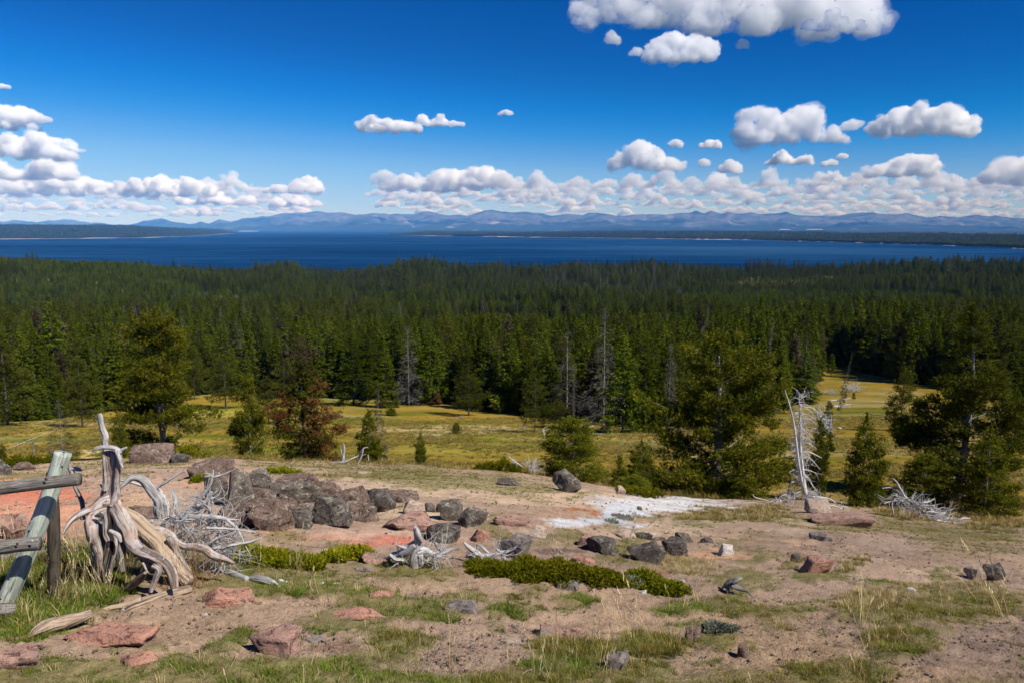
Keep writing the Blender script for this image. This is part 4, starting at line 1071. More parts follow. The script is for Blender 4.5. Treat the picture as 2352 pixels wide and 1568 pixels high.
def far_wood(name, G, tp, n, seed, label, hs=(12, 19)):
    rng = np.random.default_rng(seed)
    ks, nx, _ = G.shape
    a = 2 + (ks - 3) * rng.uniform(0, 1, n) ** 1.6; b = rng.uniform(0, nx - 1.01, n)
    i, j = a.astype(int), b.astype(int); fa, fb_ = (a - i)[:, None], (b - j)[:, None]
    P = (G[i, j] * (1 - fa) + G[i + 1, j] * fa) * (1 - fb_) + (G[i, j + 1] * (1 - fa) + G[i + 1, j + 1] * fa) * fb_
    P = P[tp[j] > .25]; n = len(P)
    R = np.zeros((n, 3)); R[:, 2] = rng.uniform(0, 6, n)
    h = rng.uniform(hs[0], hs[1], n) / 18.0
    scatter(name, [FAR1, FAR2], P, R, np.stack([h * 2.6, h * 2.6, h], -1), rng.integers(0, 2, n), label)
def far_proto(nm, seed):
    c, tb, lb = conifer(seed, 18.0, SPW, c0=.03, nb=40, NT_=110, K=2, tl=2.2, tw=1.3, rise=(-.3, .3), limbs=False)
    return bpy.data.objects.new(nm, crown_mesh(nm, c, M['spruce']))
FAR1, FAR2 = far_proto('far_conifer', 3), far_proto('far_conifer', 4)
far_wood('wood', LW, lwt, 15000, 1, 'dark forest covering the hill across the lake on the left')
far_wood('wood', RW, rwt, 22000, 2, 'dark forest covering the low peninsula across the lake')
far_wood('wood', RW2, rw2t, 3500, 3, 'dark forest on the flat plain under the mountains')

# ------------------------------------------------------------------ trees one can point at
TL = [
    (M1, 420, 380, 1190, 165, 'spruce1', 'tall dark pyramidal spruce behind the left end of the meadow', None),
    (M1, 60, 560, 1290, 190, 'openpine1', 'broad olive pine at the far left edge, trunk in the meadow', None),
    (M1, 130, 440, 1190, 120, 'openpine0', 'olive pine behind the broad pine at the far left edge', None),
    (M1, 600, 770, 1300, 120, 'openpine0', 'brownish pine right of the tall dark spruce', None),
    (M1, 860, 560, 1180, 70, 'spruce2', 'slim blue-green spruce between the brownish pine and the two-stemmed pine', None),
    (M1, 870, 1180, 1480, 75, 'tuftpine1', 'small yellow-green pine just behind the dead root spike', 52),
    (M1, 30, 1400, 1590, 40, 'tuftpine1', 'tiny green pine cut by the left edge above the fence', 45),
    (M1, 1415, 700, 1100, 75, 'openpine1', 'thin see-through pine on a bare trunk right of the two-stemmed pine', None),
    (M1, 1640, 770, 1165, 110, 'openpine2', 'dark rounded pine pair left of the bright pine', None),
    (M1, 1820, 910, 1515, 150, 'tuftpine0', 'bright yellow-green pine on the near left of the meadow', 58),
    (M1, 1950, 920, 1275, 95, 'openpine1', 'loose pine just behind the bright yellow-green pine', None),
    (M2, 210, 790, 1090, 90, 'openpine2', 'dark low pine left of the half dead red pine', None),
    (M2, 490, 730, 1060, 60, 'youngpine1', 'young light green pine behind the half dead red pine', None),
    (M2, 600, 710, 1065, 85, 'youngpine2', 'bushy young green pine between the red pine and the dark spruces', None),
    (M2, 710, 610, 1135, 125, 'spruce4', 'wide dark spruce at the left end of the dark spruce row', None),
    (M2, 945, 740, 1155, 105, 'spruce1', 'wide dark green spruce in the row left of the white-branched snag', None),
    (M2, 1270, 560, 1130, 120, 'spruce4', 'olive brown spruce right of the white-branched snag', None),
    (M2, 1545, 830, 1215, 100, 'openpine2', 'single dark green pine out in the meadow casting a long shadow', None),
    (M2, 345, 420, 790, 95, 'browntree', 'tall brown spruce standing above the half dead red pine', None),
    (M2, 530, 450, 780, 65, 'browntree', 'reddish brown narrow spruce right of the tall brown one', None),
    (M2, 170, 520, 830, 70, 'browntree', 'grey-brown spruce left of the tall brown one', None),
    (M2, 825, 1165, 1560, 115, 'tuftpine0', 'thin olive pine on the crest beside a half dead companion', 40),
    (M2, 1195, 1320, 1560, 60, 'tuftpine1', 'small bright pine on the crest in the centre', 34),
    (M2, 1455, 1265, 1348, 30, 'tuftpine2', 'tiny green pine alone in the middle of the meadow', None),
    (M2, 985, 1160, 1215, 38, 'tuftpine2', 'low green shrub in the meadow behind the thin pines', None),
    (M3, 225, 870, 1335, 90, 'openpine2', 'dark pine with a low skirt at the meadow edge left of the centre', None),
    (M3, 290, 770, 1010, 45, 'redtree', 'rust red dead pine standing among the green ones', 190),
    (M3, 400, 1090, 1300, 90, 'openpine2', 'low dark bushy pine at the feet of the pale dead trees', None),
    (M3, 860, 620, 1335, 150, 'spruce4', 'wide near-black spruce right of the tall sparse dead-topped pine', None),
    (M3, 1020, 640, 1335, 120, 'spruce1', 'near-black spruce close to the big round pine', None),
    (M3, 1160, 470, 900, 40, 'deadspruce1', 'pale reddish spire of a dead spruce left of the big round pine', 230),
    (M3, 1415, 405, 850, 40, 'browntree', 'brown spire rising behind the big round pine', 230),
    (M3, 1468, 405, 850, 36, 'deadspruce1', 'grey-topped spire beside the brown one behind the big round pine', 228),
    (M4, 100, 330, 1150, 48, 'spruce2', 'tall thin olive spruce right of the big round pine', None),
    (M4, 350, 590, 1080, 60, 'browntree', 'narrow brownish spruce at the left edge of the side meadow', None),
    (M4, 440, 740, 1130, 90, 'spruce0', 'dark spruce beside the narrow brownish one by the side meadow', None),
    (M4, 630, 765, 930, 32, 'youngpine1', 'small lone green pine at the top of the side meadow', None),
    (M4, 890, 550, 912, 95, 'spruce4', 'dark pyramidal spruce at the head of the side meadow', None),
    (M4, 1140, 860, 1235, 110, 'openpine1', 'brown-olive pine with drooping left boughs in the side meadow', 105),
    (M4, 1960, 1000, 1215, 80, 'spruce4', 'black-green spruce near the right edge of the meadow', None),
    (M4, 2030, 1050, 1380, 70, 'spruce1', 'black-green spruce cut by the right edge', None),
    (M4, 610, 1105, 1290, 45, 'youngpine1', 'small dark pine behind the white tangle of twisted branches', 60),
    (M4, 795, 1045, 1100, 14, 'youngpine1', 'tiny sapling below the grey brush pile in the side meadow', None),
    (R4, 1350, 120, 520, 170, 'tuftpine1', 'thin grey-green pine at the left foot of the big round pine', 33),
    (R4, 1170, 255, 530, 80, 'tuftpine0', 'small scraggly pine between the dark bush pine and the big pine', 32),
    (R4, 1290, 430, 595, 110, 'tuftpine2', 'low yellow-green pine bush at the edge of the white ground', 28.5),
    (R4, 2130, 480, 690, 200, 'tuftpine2', 'low spreading pine bough right of the big trunk', 31),
    (R5, 610, -60, 600, 105, 'tuftpine0', 'slim dark pine just right of the white bare snag', 33),
    (R5, 980, -110, 770, 190, 'tuftpine1', 'bushy green pine right of the white bare snag', 31),
    (R5, 2010, 0, 830, 215, 'tuftpine1', 'green pine at the right of the tall right-hand pine', 31.5),
    (R5, 1500, 250, 740, 190, 'tuftpine2', 'dark low pine boughs under the tall right-hand pine', 33),
    (R4, 780, -50, 520, 225, 'tuftpine2', 'dark bushy low pine behind the lone lichen boulder on the crest', 30.5),
]
for fr, X, tp, bs, hw, key, lab, d in TL:
    tree_at(fr, X, tp, bs, hw, key, lab, 'shrub' if 'shrub' in lab else ('dead tree' if 'dead pine standing' in lab or 'dead spruce' in lab else 'tree'), d=d, dead=key.startswith('dead'), name='dead_tree' if key in ('redtree',) else None)

DL = [
    (M1, 215, 850, 1190, 60, 'deadspruce0', 'grey dead tree with drooping twigs in front of the far left pines', None),
    (M1, 455, 1100, 1500, 70, 'deadspruce0', 'grey half dead tree with a green foot above the fence', 60),
    (M1, 1660, 550, 815, 42, 'deadspruce0', 'white dead spire in front of the forest left of the centre', 215),
    (M2, 1110, 570, 1130, 85, 'deadspruce0', 'white-branched dead top in the dark spruce row', 178),
    (M2, 900, 1000, 1570, 60, 'deadspruce1', 'thin half dead trunk with grey twigs on the crest', 41),
    (M2, 1300, 1040, 1135, 40, 'redtree', 'small reddish dead shrub under the dark spruces', None),
    (M3, 455, 590, 1240, 95, 'deadspruce0', 'pale grey-green dying pine left of the bare pole', None),
    (M3, 503, 850, 1265, 14, 'deadspruce1', 'thin bare pole of a dead pine at the meadow edge', None),
    (M3, 720, 425, 1315, 120, 'deadspruce0', 'tall dying pine with bare grey top at the meadow edge', None),
    (M4, 175, 640, 1050, 60, 'deadspruce0', 'grey dead tree just right of the big round pine', 150),
    (M4, 440, 610, 1000, 75, 'deadspruce0', 'broad grey dead spruce by the left edge of the side meadow', 190),
    (M4, 545, 565, 850, 45, 'deadspruce1', 'grey dead spruce at the upper left corner of the side meadow', 262),
    (M4, 695, 735, 1010, 25, 'deadspruce1', 'thin leaning dead tree standing in the side meadow', 150),
    (M4, 1945, 560, 940, 50, 'deadspruce1', 'grey dead spruce in the dark trees at the right', 230),
    (M4, 1780, 560, 900, 45, 'deadspruce0', 'pale dead spruce right of the tall right-hand pine', 225),
]
for fr, X, tp, bs, hw, key, lab, d in DL:
    e = tree_at(fr, X, tp, bs, hw, key, lab, 'shrub' if 'shrub' in lab else 'dead tree', d=d, dead=True, name='dead_shrub' if 'shrub' in lab else 'dead_tree')
    if 'leaning' in lab: e.rotation_euler = (0, .16, 0)

# thin shoreline trees standing clear of the forest against the lake
rng = np.random.default_rng(12)
for k, X in enumerate((1714, 1722, 1733, 1742, 1748, 1755, 1763, 1770, 1776, 1790, 1801, 1826, 1834, 1846)):
    d = 1690.0 + rng.uniform(-30, 30); p = PX(X, 606, d); p.z = float(H(p.x, p.y)); hh = PX(X, rng.uniform(590, 596), d).z - p.z
    place_tree(('openpine0', 'openpine1')[k % 2], p, hh, .55, 'thin dark tree on the near lake shore, standing clear against the pale water', 'tree', 'thin trees standing clear on the near lake shore')

# ------------------------------------------------------------------ the large pines, each its own shape
def big_pine(fr, x, top, base, d, label, rz=0.0, mat='pine', barkm='bark_grey', second=None, **kw):
    X, tY = fr(x, top); _, bY = fr(x, base)
    p = PX(X, bY, d); p.z = float(H(p.x, p.y)); Ht = PX(X, tY, d).z - p.z
    c, tb, lb = conifer(Ht=Ht, **kw)
    e = tag(empty('pine_tree', (p.x, p.y, p.z - .1), rz), label, 'tree')
    obj('crown', crown_mesh('crown', c, M[mat]), e); obj('trunk', tb.mesh('trunk', [M[barkm]]), e); obj('branches', lb.mesh('branches', [M[barkm]]), e)
    if second:
        dx, h2, kw2 = second
        k3 = dict(kw); k3.update(kw2); k3['lean'] = (dx, 0)
        c, tb, lb = conifer(Ht=Ht * h2, **k3)
        obj('crown', crown_mesh('crown', c, M[mat]), e); obj('trunk', tb.mesh('trunk', [M[barkm]]), e); obj('branches', lb.mesh('branches', [M[barkm]]), e)
    return e
big_pine(M3, 1525, 625, 1805, 33.5, 'big round pine with open green crown, tallest and widest on the hillside', seed=201, prof=(.39, .42, .40, .37, .33, .30, .26, .20, .12, .025), c0=.03, nb=150, NT_=18000, K=6, tl=.155, tw=.040,
         rise=(-.12, .75), curv=.10, latf=.22, tr=.22, spread=.7, up=.75, lump=.28, vert=.03, sbias=.46, limb_r=.22, twist=.6, gap=.08, clus=8, tiers=19, tcl=.2)
big_pine(M4, 1545, 400, 1990, 35, 'tall right-hand pine with ragged tiers and a narrow top', seed=207, prof=(.22, .245, .24, .22, .195, .175, .17, .12, .075, .055, .04, .01), c0=.05, nb=120, NT_=13000, K=6, tl=.16, tw=.04,
         rise=(-.10, .55), curv=.10, latf=.24, tr=.19, spread=.7, up=.6, clus=8, lump=.3, vert=.045, sbias=.5, limb_r=.26, twist=.8, gap=.1, mat='pine_olive', tiers=24)
big_pine(M1, 1190, 430, 1480, 56, 'large two-stemmed pine left of the meadow with olive tufted boughs', seed=213, prof=(.23, .25, .235, .21, .19, .165, .13, .085, .02), c0=.04, nb=110, NT_=10500, K=6, tl=.22, tw=.052,
         rise=(-.10, .65), curv=.10, latf=.24, tr=.19, spread=.7, up=.6, lump=.5, vert=.03, limb_r=.22, twist=.5, gap=.12, clus=8, tiers=22, tcl=.2, mat='pine', second=(-.07, .97, dict(seed=214, NT_=3600, c0=.3)))
e = big_pine(M2, 350, 835, 1530, 50, 'half dead pine, rust red boughs on its lower right, brown top', seed=219, prof=(.26, .27, .22, .17, .15, .14, .10, .05), c0=.04, nb=110, NT_=3400, K=6, tl=.2, tw=.05, clus=6,
         rise=(-.05, .6), curv=.08, latf=.27, tr=.14, spread=.7, up=.5, lump=.5, vert=.06, limb_r=.22, mat='pine_olive')
c, tb, lb = conifer(seed=222, Ht=6.0, prof=(.22, .28, .26, .19, .10, .02), c0=.02, nb=50, NT_=2000, K=5, tl=.19, tw=.048, clus=6, gap=.2, rise=(.1, .6), latf=.3, spread=.8, up=.4, lump=.4, limbs=False)
o = obj('crown', crown_mesh('crown', c, M['rust']), e, (1.25, -.5, 0)); o['label'] = 'rust red dead boughs'; 
c, tb, lb = conifer(seed=223, Ht=4.4, prof=(.05, .14, .18, .14, .04), c0=.4, nb=30, NT_=480, K=5, tl=.19, tw=.048, clus=6, rise=(.1, .4), latf=.3, spread=.8, up=.4, lump=.4, limbs=False)
o = obj('crown', crown_mesh('crown', c, M['rust']), e, (-1.0, -.5, .8)); o['label'] = 'rust red dead boughs'
c, tb, lb = conifer(seed=224, Ht=8.6, prof=(.05, .09, .1, .08, .03), c0=.62, nb=40, NT_=420, K=5, tl=.19, tw=.05, clus=6, rise=(.1, .6), latf=.3, spread=.8, up=.4, limbs=False)
o = obj('crown', crown_mesh('crown', c, M['brown']), e, (0, 0, .1)); o['label'] = 'brown dying top'
# ------------------------------------------------------------------ rocks
def rock_mesh(seed, w, dp, h, mat, sub=4, ncut=13, rough=.048, cutlo=.56):
    rng = np.random.default_rng(seed)
    V, T = ICO[sub]; V = V / (np.abs(V).max(1)[:, None]) * .72 + V * .34
    V = V * np.array([1, 1, 1]) @ np.array([[1, .18 * rng.normal(), 0], [0, 1, 0], [.25 * rng.normal(), 0, 1]])
    for k in range(ncut):
        n = rng.normal(0, 1, 3); n /= np.linalg.norm(n)
        if k == 0: n = np.array([rng.normal(0, .15), rng.normal(0, .15), 1]); n /= np.linalg.norm(n)
        dd = rng.uniform(cutlo, .9)
        s = V @ n; V -= n * np.maximum(0, s - dd)[:, None]
    nn = fbm(V * 1.8, 4, seed, .55); N = V / np.linalg.norm(V, axis=1)[:, None]
    cr = np.abs(vnoise(V * 3.1 + 7, seed + 9))
    V = V + N * (nn * rough * 1.35 + np.clip(.10 - cr, 0, 1) * -.6)[:, None] + N * (fbm(V * 8, 3, seed + 2, .6) * rough * .38)[:, None]
    lo, hi = V.min(0), V.max(0); V = (V - lo) / (hi - lo) - .5; z = V[:, 2] + .5
    V = V * np.array([w, dp, h]); V[:, 2] += h / 2
    return mesh('rock', V, tris=T, attrs={'tint': z}, smooth=(sub < 4), mats=[mat])

_rk = [0]
def rock(fr, x0, y0, x1, y1, mat, label, dr=.75, emb=.22, sub=4, rough=.07, name='rock', group=None, back=0.0, d=None, cat='rock', ncut=11, wmul=1.05):
    _rk[0] += 1; seed = 400 + _rk[0] * 3
    X0, Y0 = fr(x0, y0); X1, Y1 = fr(x1, y1); X = (X0 + X1) / 2
    p = GP(X, Y1 - 1) if d is None else PX(X, Y1, d)
    w = (X1 - X0) * mpp(p) * wmul
    vis = (Y1 - Y0) * mpp(p)
    dp = min(w * dr, max(vis * 2.2, w * .35))
    yc = p.y + dp * .42 + back
    c = PX(X, Y0, yc)
    g = float(H(c.x, yc))
    top = PX(X, Y0, yc + dp * .1).z
    h = max(top - g, .25 * vis, .02); b = h * emb * 1.5 + .015
    o = obj(name, rock_mesh(seed, w, dp, h + b, M[mat], sub, rough=rough, ncut=ncut), None, (c.x, yc, g - b))
    o.rotation_euler = (0, 0, 0)
    return tag(o, label, cat, group)

LB = 'lichened boulders of the outcrop'
RL = [
    (R3, -40, 650, 520, 800, 'r_brown', 'buried brown bedrock at the left half of the outcrop'),
    (R3, 440, 640, 1080, 770, 'r_brown', 'buried brown bedrock at the right half of the outcrop'),
    (R1, 1750, 535, 2110, 730, 'r_brown', 'broad brown boulder at the back left of the outcrop'),
    (R1, 1860, 650, 2075, 930, 'r_lichen', 'grey slab leaning behind the white twigs at the left end of the outcrop'),
    (R1, 2065, 610, 2285, 985, 'r_lichen', 'tallest upright slab of the outcrop, green lichen on its edge'),
    (R1, 1970, 935, 2200, 1120, 'r_brown', 'rounded brown rock at the foot of the tallest upright slab'),
    (R3, 85, 365, 285, 560, 'r_lichen', 'pointed pale lichen-crusted boulder right of the tallest slab'),
    (R3, 60, 520, 245, 725, 'r_brown', 'brown block below the pointed pale boulder'),
    (R3, 210, 475, 440, 690, 'r_lichen', 'pale spotted boulder in the middle of the outcrop'),
    (R3, 350, 412, 660, 560, 'r_brown', 'low purplish boulder along the top of the outcrop'),
    (R3, 385, 470, 665, 712, 'r_lichen', 'large lichened boulder with a black cleft on its left'),
    (R3, 635, 465, 840, 610, 'r_brown', 'pink-topped rock behind the two big brown boulders'),
    (R3, 735, 500, 1055, 745, 'r_brown', 'big rounded brown boulder at the right of the outcrop top'),
    (R3, 590, 585, 905, 862, 'r_dark', 'largest dark brown boulder in front, sloping to the right'),
    (R3, 95, 633, 435, 905, 'r_brown', 'large squat brown boulder in front on the left of the outcrop'),
    (R3, 5, 725, 110, 870, 'r_brown', 'small brown rock left of the squat boulder'),
    (R3, 400, 698, 590, 888, 'r_dark', 'dark wedge-shaped rock between the two front boulders'),
    (R3, 1050, 548, 1135, 650, 'r_dark', 'small dark rock at the right end of the outcrop top'),
    (R3, 1070, 550, 1290, 745, 'r_dark', 'smooth grey boulder at the right end of the outcrop'),
    (R3, 972, 678, 1145, 825, 'r_brown', 'brown block below the smooth grey boulder'),
    (R3, 1240, 565, 1480, 665, 'r_brown', 'flat brown ledge right of the smooth grey boulder'),
    (R3, 1365, 630, 1550, 755, 'r_pale', 'lumpy cream rock on the pale soil'),
    (R3, 1550, 660, 1650, 748, 'r_lichen', 'small round rock left of the dark little rock'),
    (R3, 1640, 653, 1740, 742, 'r_dark', 'dark little rock beside the lichened upright one'),
    (R3, 1675, 638, 1872, 815, 'r_lichen', 'upright lichened rock of the right-hand pair'),
    (R3, 1845, 690, 2072, 872, 'r_lichen', 'rounded lichened rock at the far right of the outcrop'),
    (R3, 1190, 765, 1640, 905, 'r_pink', 'long low pinkish brown ledge below the cream rock'),
    (R3, 1555, 845, 1855, 1005, 'r_dark', 'dark sloping end of the long low ledge'),
    (R3, 1918, 870, 2112, 992, 'r_salmon', 'flat-topped salmon rock right of the long low ledge'),
    (R3, 1040, 1095, 1252, 1192, 'r_pink', 'rounded grey-pink boulder left of the dead stump'),
    (R4, 150, 905, 440, 1142, 'r_grey', 'grey-white pointed rock with an orange foot by the driftwood'),
    (R4, 110, 762, 535, 862, 'r_pink', 'flat pink slab left of the rust-red stain'),
    (R4, 400, 842, 560, 965, 'r_pale', 'orange-sided rock between the pink slab and the dark hollow'),
    (R4, 628, 383, 832, 575, 'r_lichen', 'lone lichened boulder on the crest before the bushy pine'),
    (R4, 828, 925, 952, 1042, 'r_pink', 'orange and dark rock left of the grey-brown boulder'),
    (R4, 918, 940, 1142, 1102, 'r_dark', 'grey-brown boulder with grass at its right'),
    (R4, 790, 1090, 948, 1172, 'r_salmon', 'small red boulder above the green juniper'),
    (R4, 1268, 985, 1548, 1172, 'r_dark', 'charcoal boulder right of the juniper, larger of two neighbours'),
    (R4, 1310, 1095, 1386, 1162, 'r_pale', 'small round pink stone at the foot of the charcoal boulder'),
    (R4, 1550, 945, 1722, 1112, 'r_dark', 'upright dark boulder touching the charcoal one'),
    (R4, 1648, 885, 1788, 1002, 'r_dark', 'dark humped rock behind the upright dark boulder'),
    (R4, 1298, 900, 1442, 972, 'r_dark', 'low black-brown rock at the end of the white stream'),
    (R4, 1108, 890, 1312, 962, 'r_pale', 'pale pink slab at the end of the white stream'),
    (R4, 2000, 1008, 2132, 1112, 'r_white', 'bright white angular stone casting a black shadow'),
    (R4, 1850, 945, 1962, 1004, 'r_dark', 'small dark rock left of the bright white stone'),
    (R4, 1440, 935, 1552, 984, 'r_brown', 'small flat brown rock behind the charcoal boulder'),
    (R4, 610, 1308, 852, 1392, 'r_grey', 'low purple-grey rock under the edge of the juniper'),
    (R4, 1338, 1388, 1402, 1432, 'r_white', 'small white stone between the two junipers'),
    (R5, 468, 1085, 735, 1262, 'r_salmon', 'salmon pink block set in the slope with grass at its foot'),
    (R5, 388, 1080, 475, 1165, 'r_dark', 'dark rock at the upper left of the salmon pink block'),
    (R5, 548, 728, 1055, 855, 'r_pink', 'long pink slab right of the foot of the white bare snag'),
    (R5, 515, 615, 745, 755, 'r_pale', 'pale rock caught among the snag roots'),
    (R5, 560, 908, 735, 985, 'r_grey', 'pale-topped rock over the dark hole in the bank'),
    (R5, 1875, 1190, 2022, 1315, 'r_pale', 'cream end of the split rock at the right edge'),
    (R5, 2008, 1178, 2190, 1318, 'r_dark', 'dark half of the split rock at the right edge'),
    (R5, 1365, 1368, 1438, 1418, 'r_white', 'small whitish stone in the right-hand grass'),
    (R6, 742, 588, 1215, 688, 'r_salmon', 'long low salmon rock in the grass, front centre left'),
    (R6, 78, 745, 452, 985, 'r_pink', 'squat pink and grey boulder at the bottom left of centre'),
    (R6, 1715, 520, 2005, 622, 'r_grey', 'low grey-brown rock at the edge of the centre grass'),
    (R6, 550, 812, 672, 862, 'r_grey', 'small grey rock right of the squat pink boulder'),
    (R6, 958, 222, 1115, 275, 'r_grey', 'low grey rock in the sand below the rounded boulder'),
    (R6, 1090, 408, 1290, 505, 'r_salmon', 'low salmon rock half buried in the grass'),
    (R7, 498, 700, 885, 862, 'r_pink', 'crumbling pink rock with dark holes at the bottom centre'),
    (R7, 1040, 938, 1255, 1135, 'r_grey', 'grey-topped brown rock in the bottom centre grass'),
    (R7, 1712, 728, 1865, 872, 'r_brown', 'brown pointed rock left of the round grass mound'),
    (R7, 2160, 878, 2262, 992, 'r_brown', 'small brown pointed rock right of the round grass mound'),
    (R7, 160, 815, 345, 872, 'r_pale', 'flat pale rock flush with the gravel'),
    (R2, 660, 985, 1405, 1250, 'r_salmon', 'largest salmon boulder, lying across the end of the grey log'),
    (R2, 1790, 680, 2355, 870, 'r_salmon', 'sloping salmon slab right of the root tangle'),
    (R2, -120, 1215, 395, 1485, 'r_pink', 'grey-pink rock cut by the bottom left corner'),
    (R2, 1085, 1300, 1425, 1455, 'r_salmon', 'flat salmon rock near the bottom edge on the left'),
    (R2, 1228, 1138, 1342, 1195, 'r_white', 'small pale stone in front of the largest salmon boulder'),
    (R2, 1830, 915, 1912, 972, 'r_pale', 'small pale stone below the sloping salmon slab'),
    (R1, 1240, 395, 1545, 578, 'r_brown', 'mottled boulder on the crest under the two-stemmed pine'),
    (R1, 1573, 473, 1703, 575, 'r_dark', 'small barrel-shaped boulder beside green juniper on the crest'),
    (R1, 20, 1015, 258, 1275, 'r_pink', 'pink lichened boulder seen behind the fence post'),
    (R1, 1150, 950, 1420, 1130, 'r_brown', 'brown boulder behind the root tangle'),
    (R1, -60, 540, 85, 690, 'r_dark', 'grey boulder on the crest cut by the left edge'),
    (R1, 118, 568, 315, 645, 'r_brown', 'low brown rock under the crest juniper on the left'),
    (R4, 160, 445, 330, 520, 'r_dark', 'low dark rock on the bank left of the lone boulder'),
    (R4, 1140, 515, 1225, 590, 'r_pale', 'small tan rock where the white ground begins'),
    (R4, 1320, 685, 1362, 722, 'r_grey', 'grey pebble rock on the white ground'),
]
for r in RL:
    wpx = (r[3] - r[1])
    flat = (r[4] - r[2]) < .45 * wpx
    rock(*r[:6], label=r[6], wmul=1.2 if 'outcrop' in r[6] or 'boulder' in r[6] else 1.03, group='lichened boulders of the outcrop' if 'outcrop' in r[6] else 'rocks scattered on the slope', sub=5 if ((r[0] is R2 and wpx > 400) or (r[0] is R3 and wpx > 260 and r[2] > 350)) else (4 if wpx > 110 else 3), name='boulder' if 'boulder' in r[6] else 'rock', rough=.045 if flat else .052)

# ------------------------------------------------------------------ dead wood
def wood_path(fr, pts, d, dgrow=None):
    """pts (x, y, r) in frame; d a depth or list of depths -> path, radii in metres"""
    sc = fr(1, 0)[0] - fr(0, 0)[0]
    P, R = [], []
    n = len(pts); ds = np.interp(np.linspace(0, 1, n), np.linspace(0, 1, len(d)), d) if isinstance(d, (list, tuple)) else [d] * n
    for (x, y, r), dd in zip(pts, ds):
        X, Y = fr(x, y); p = PX(X, Y, float(dd)); P.append(p[:]); R.append(r * sc * mpp(p))
    return np.array(P), np.array(R)

SD = ground_d(*R1(940, 1700)) + .12
def gd(fr, x, y): return ground_d(*fr(x, y))

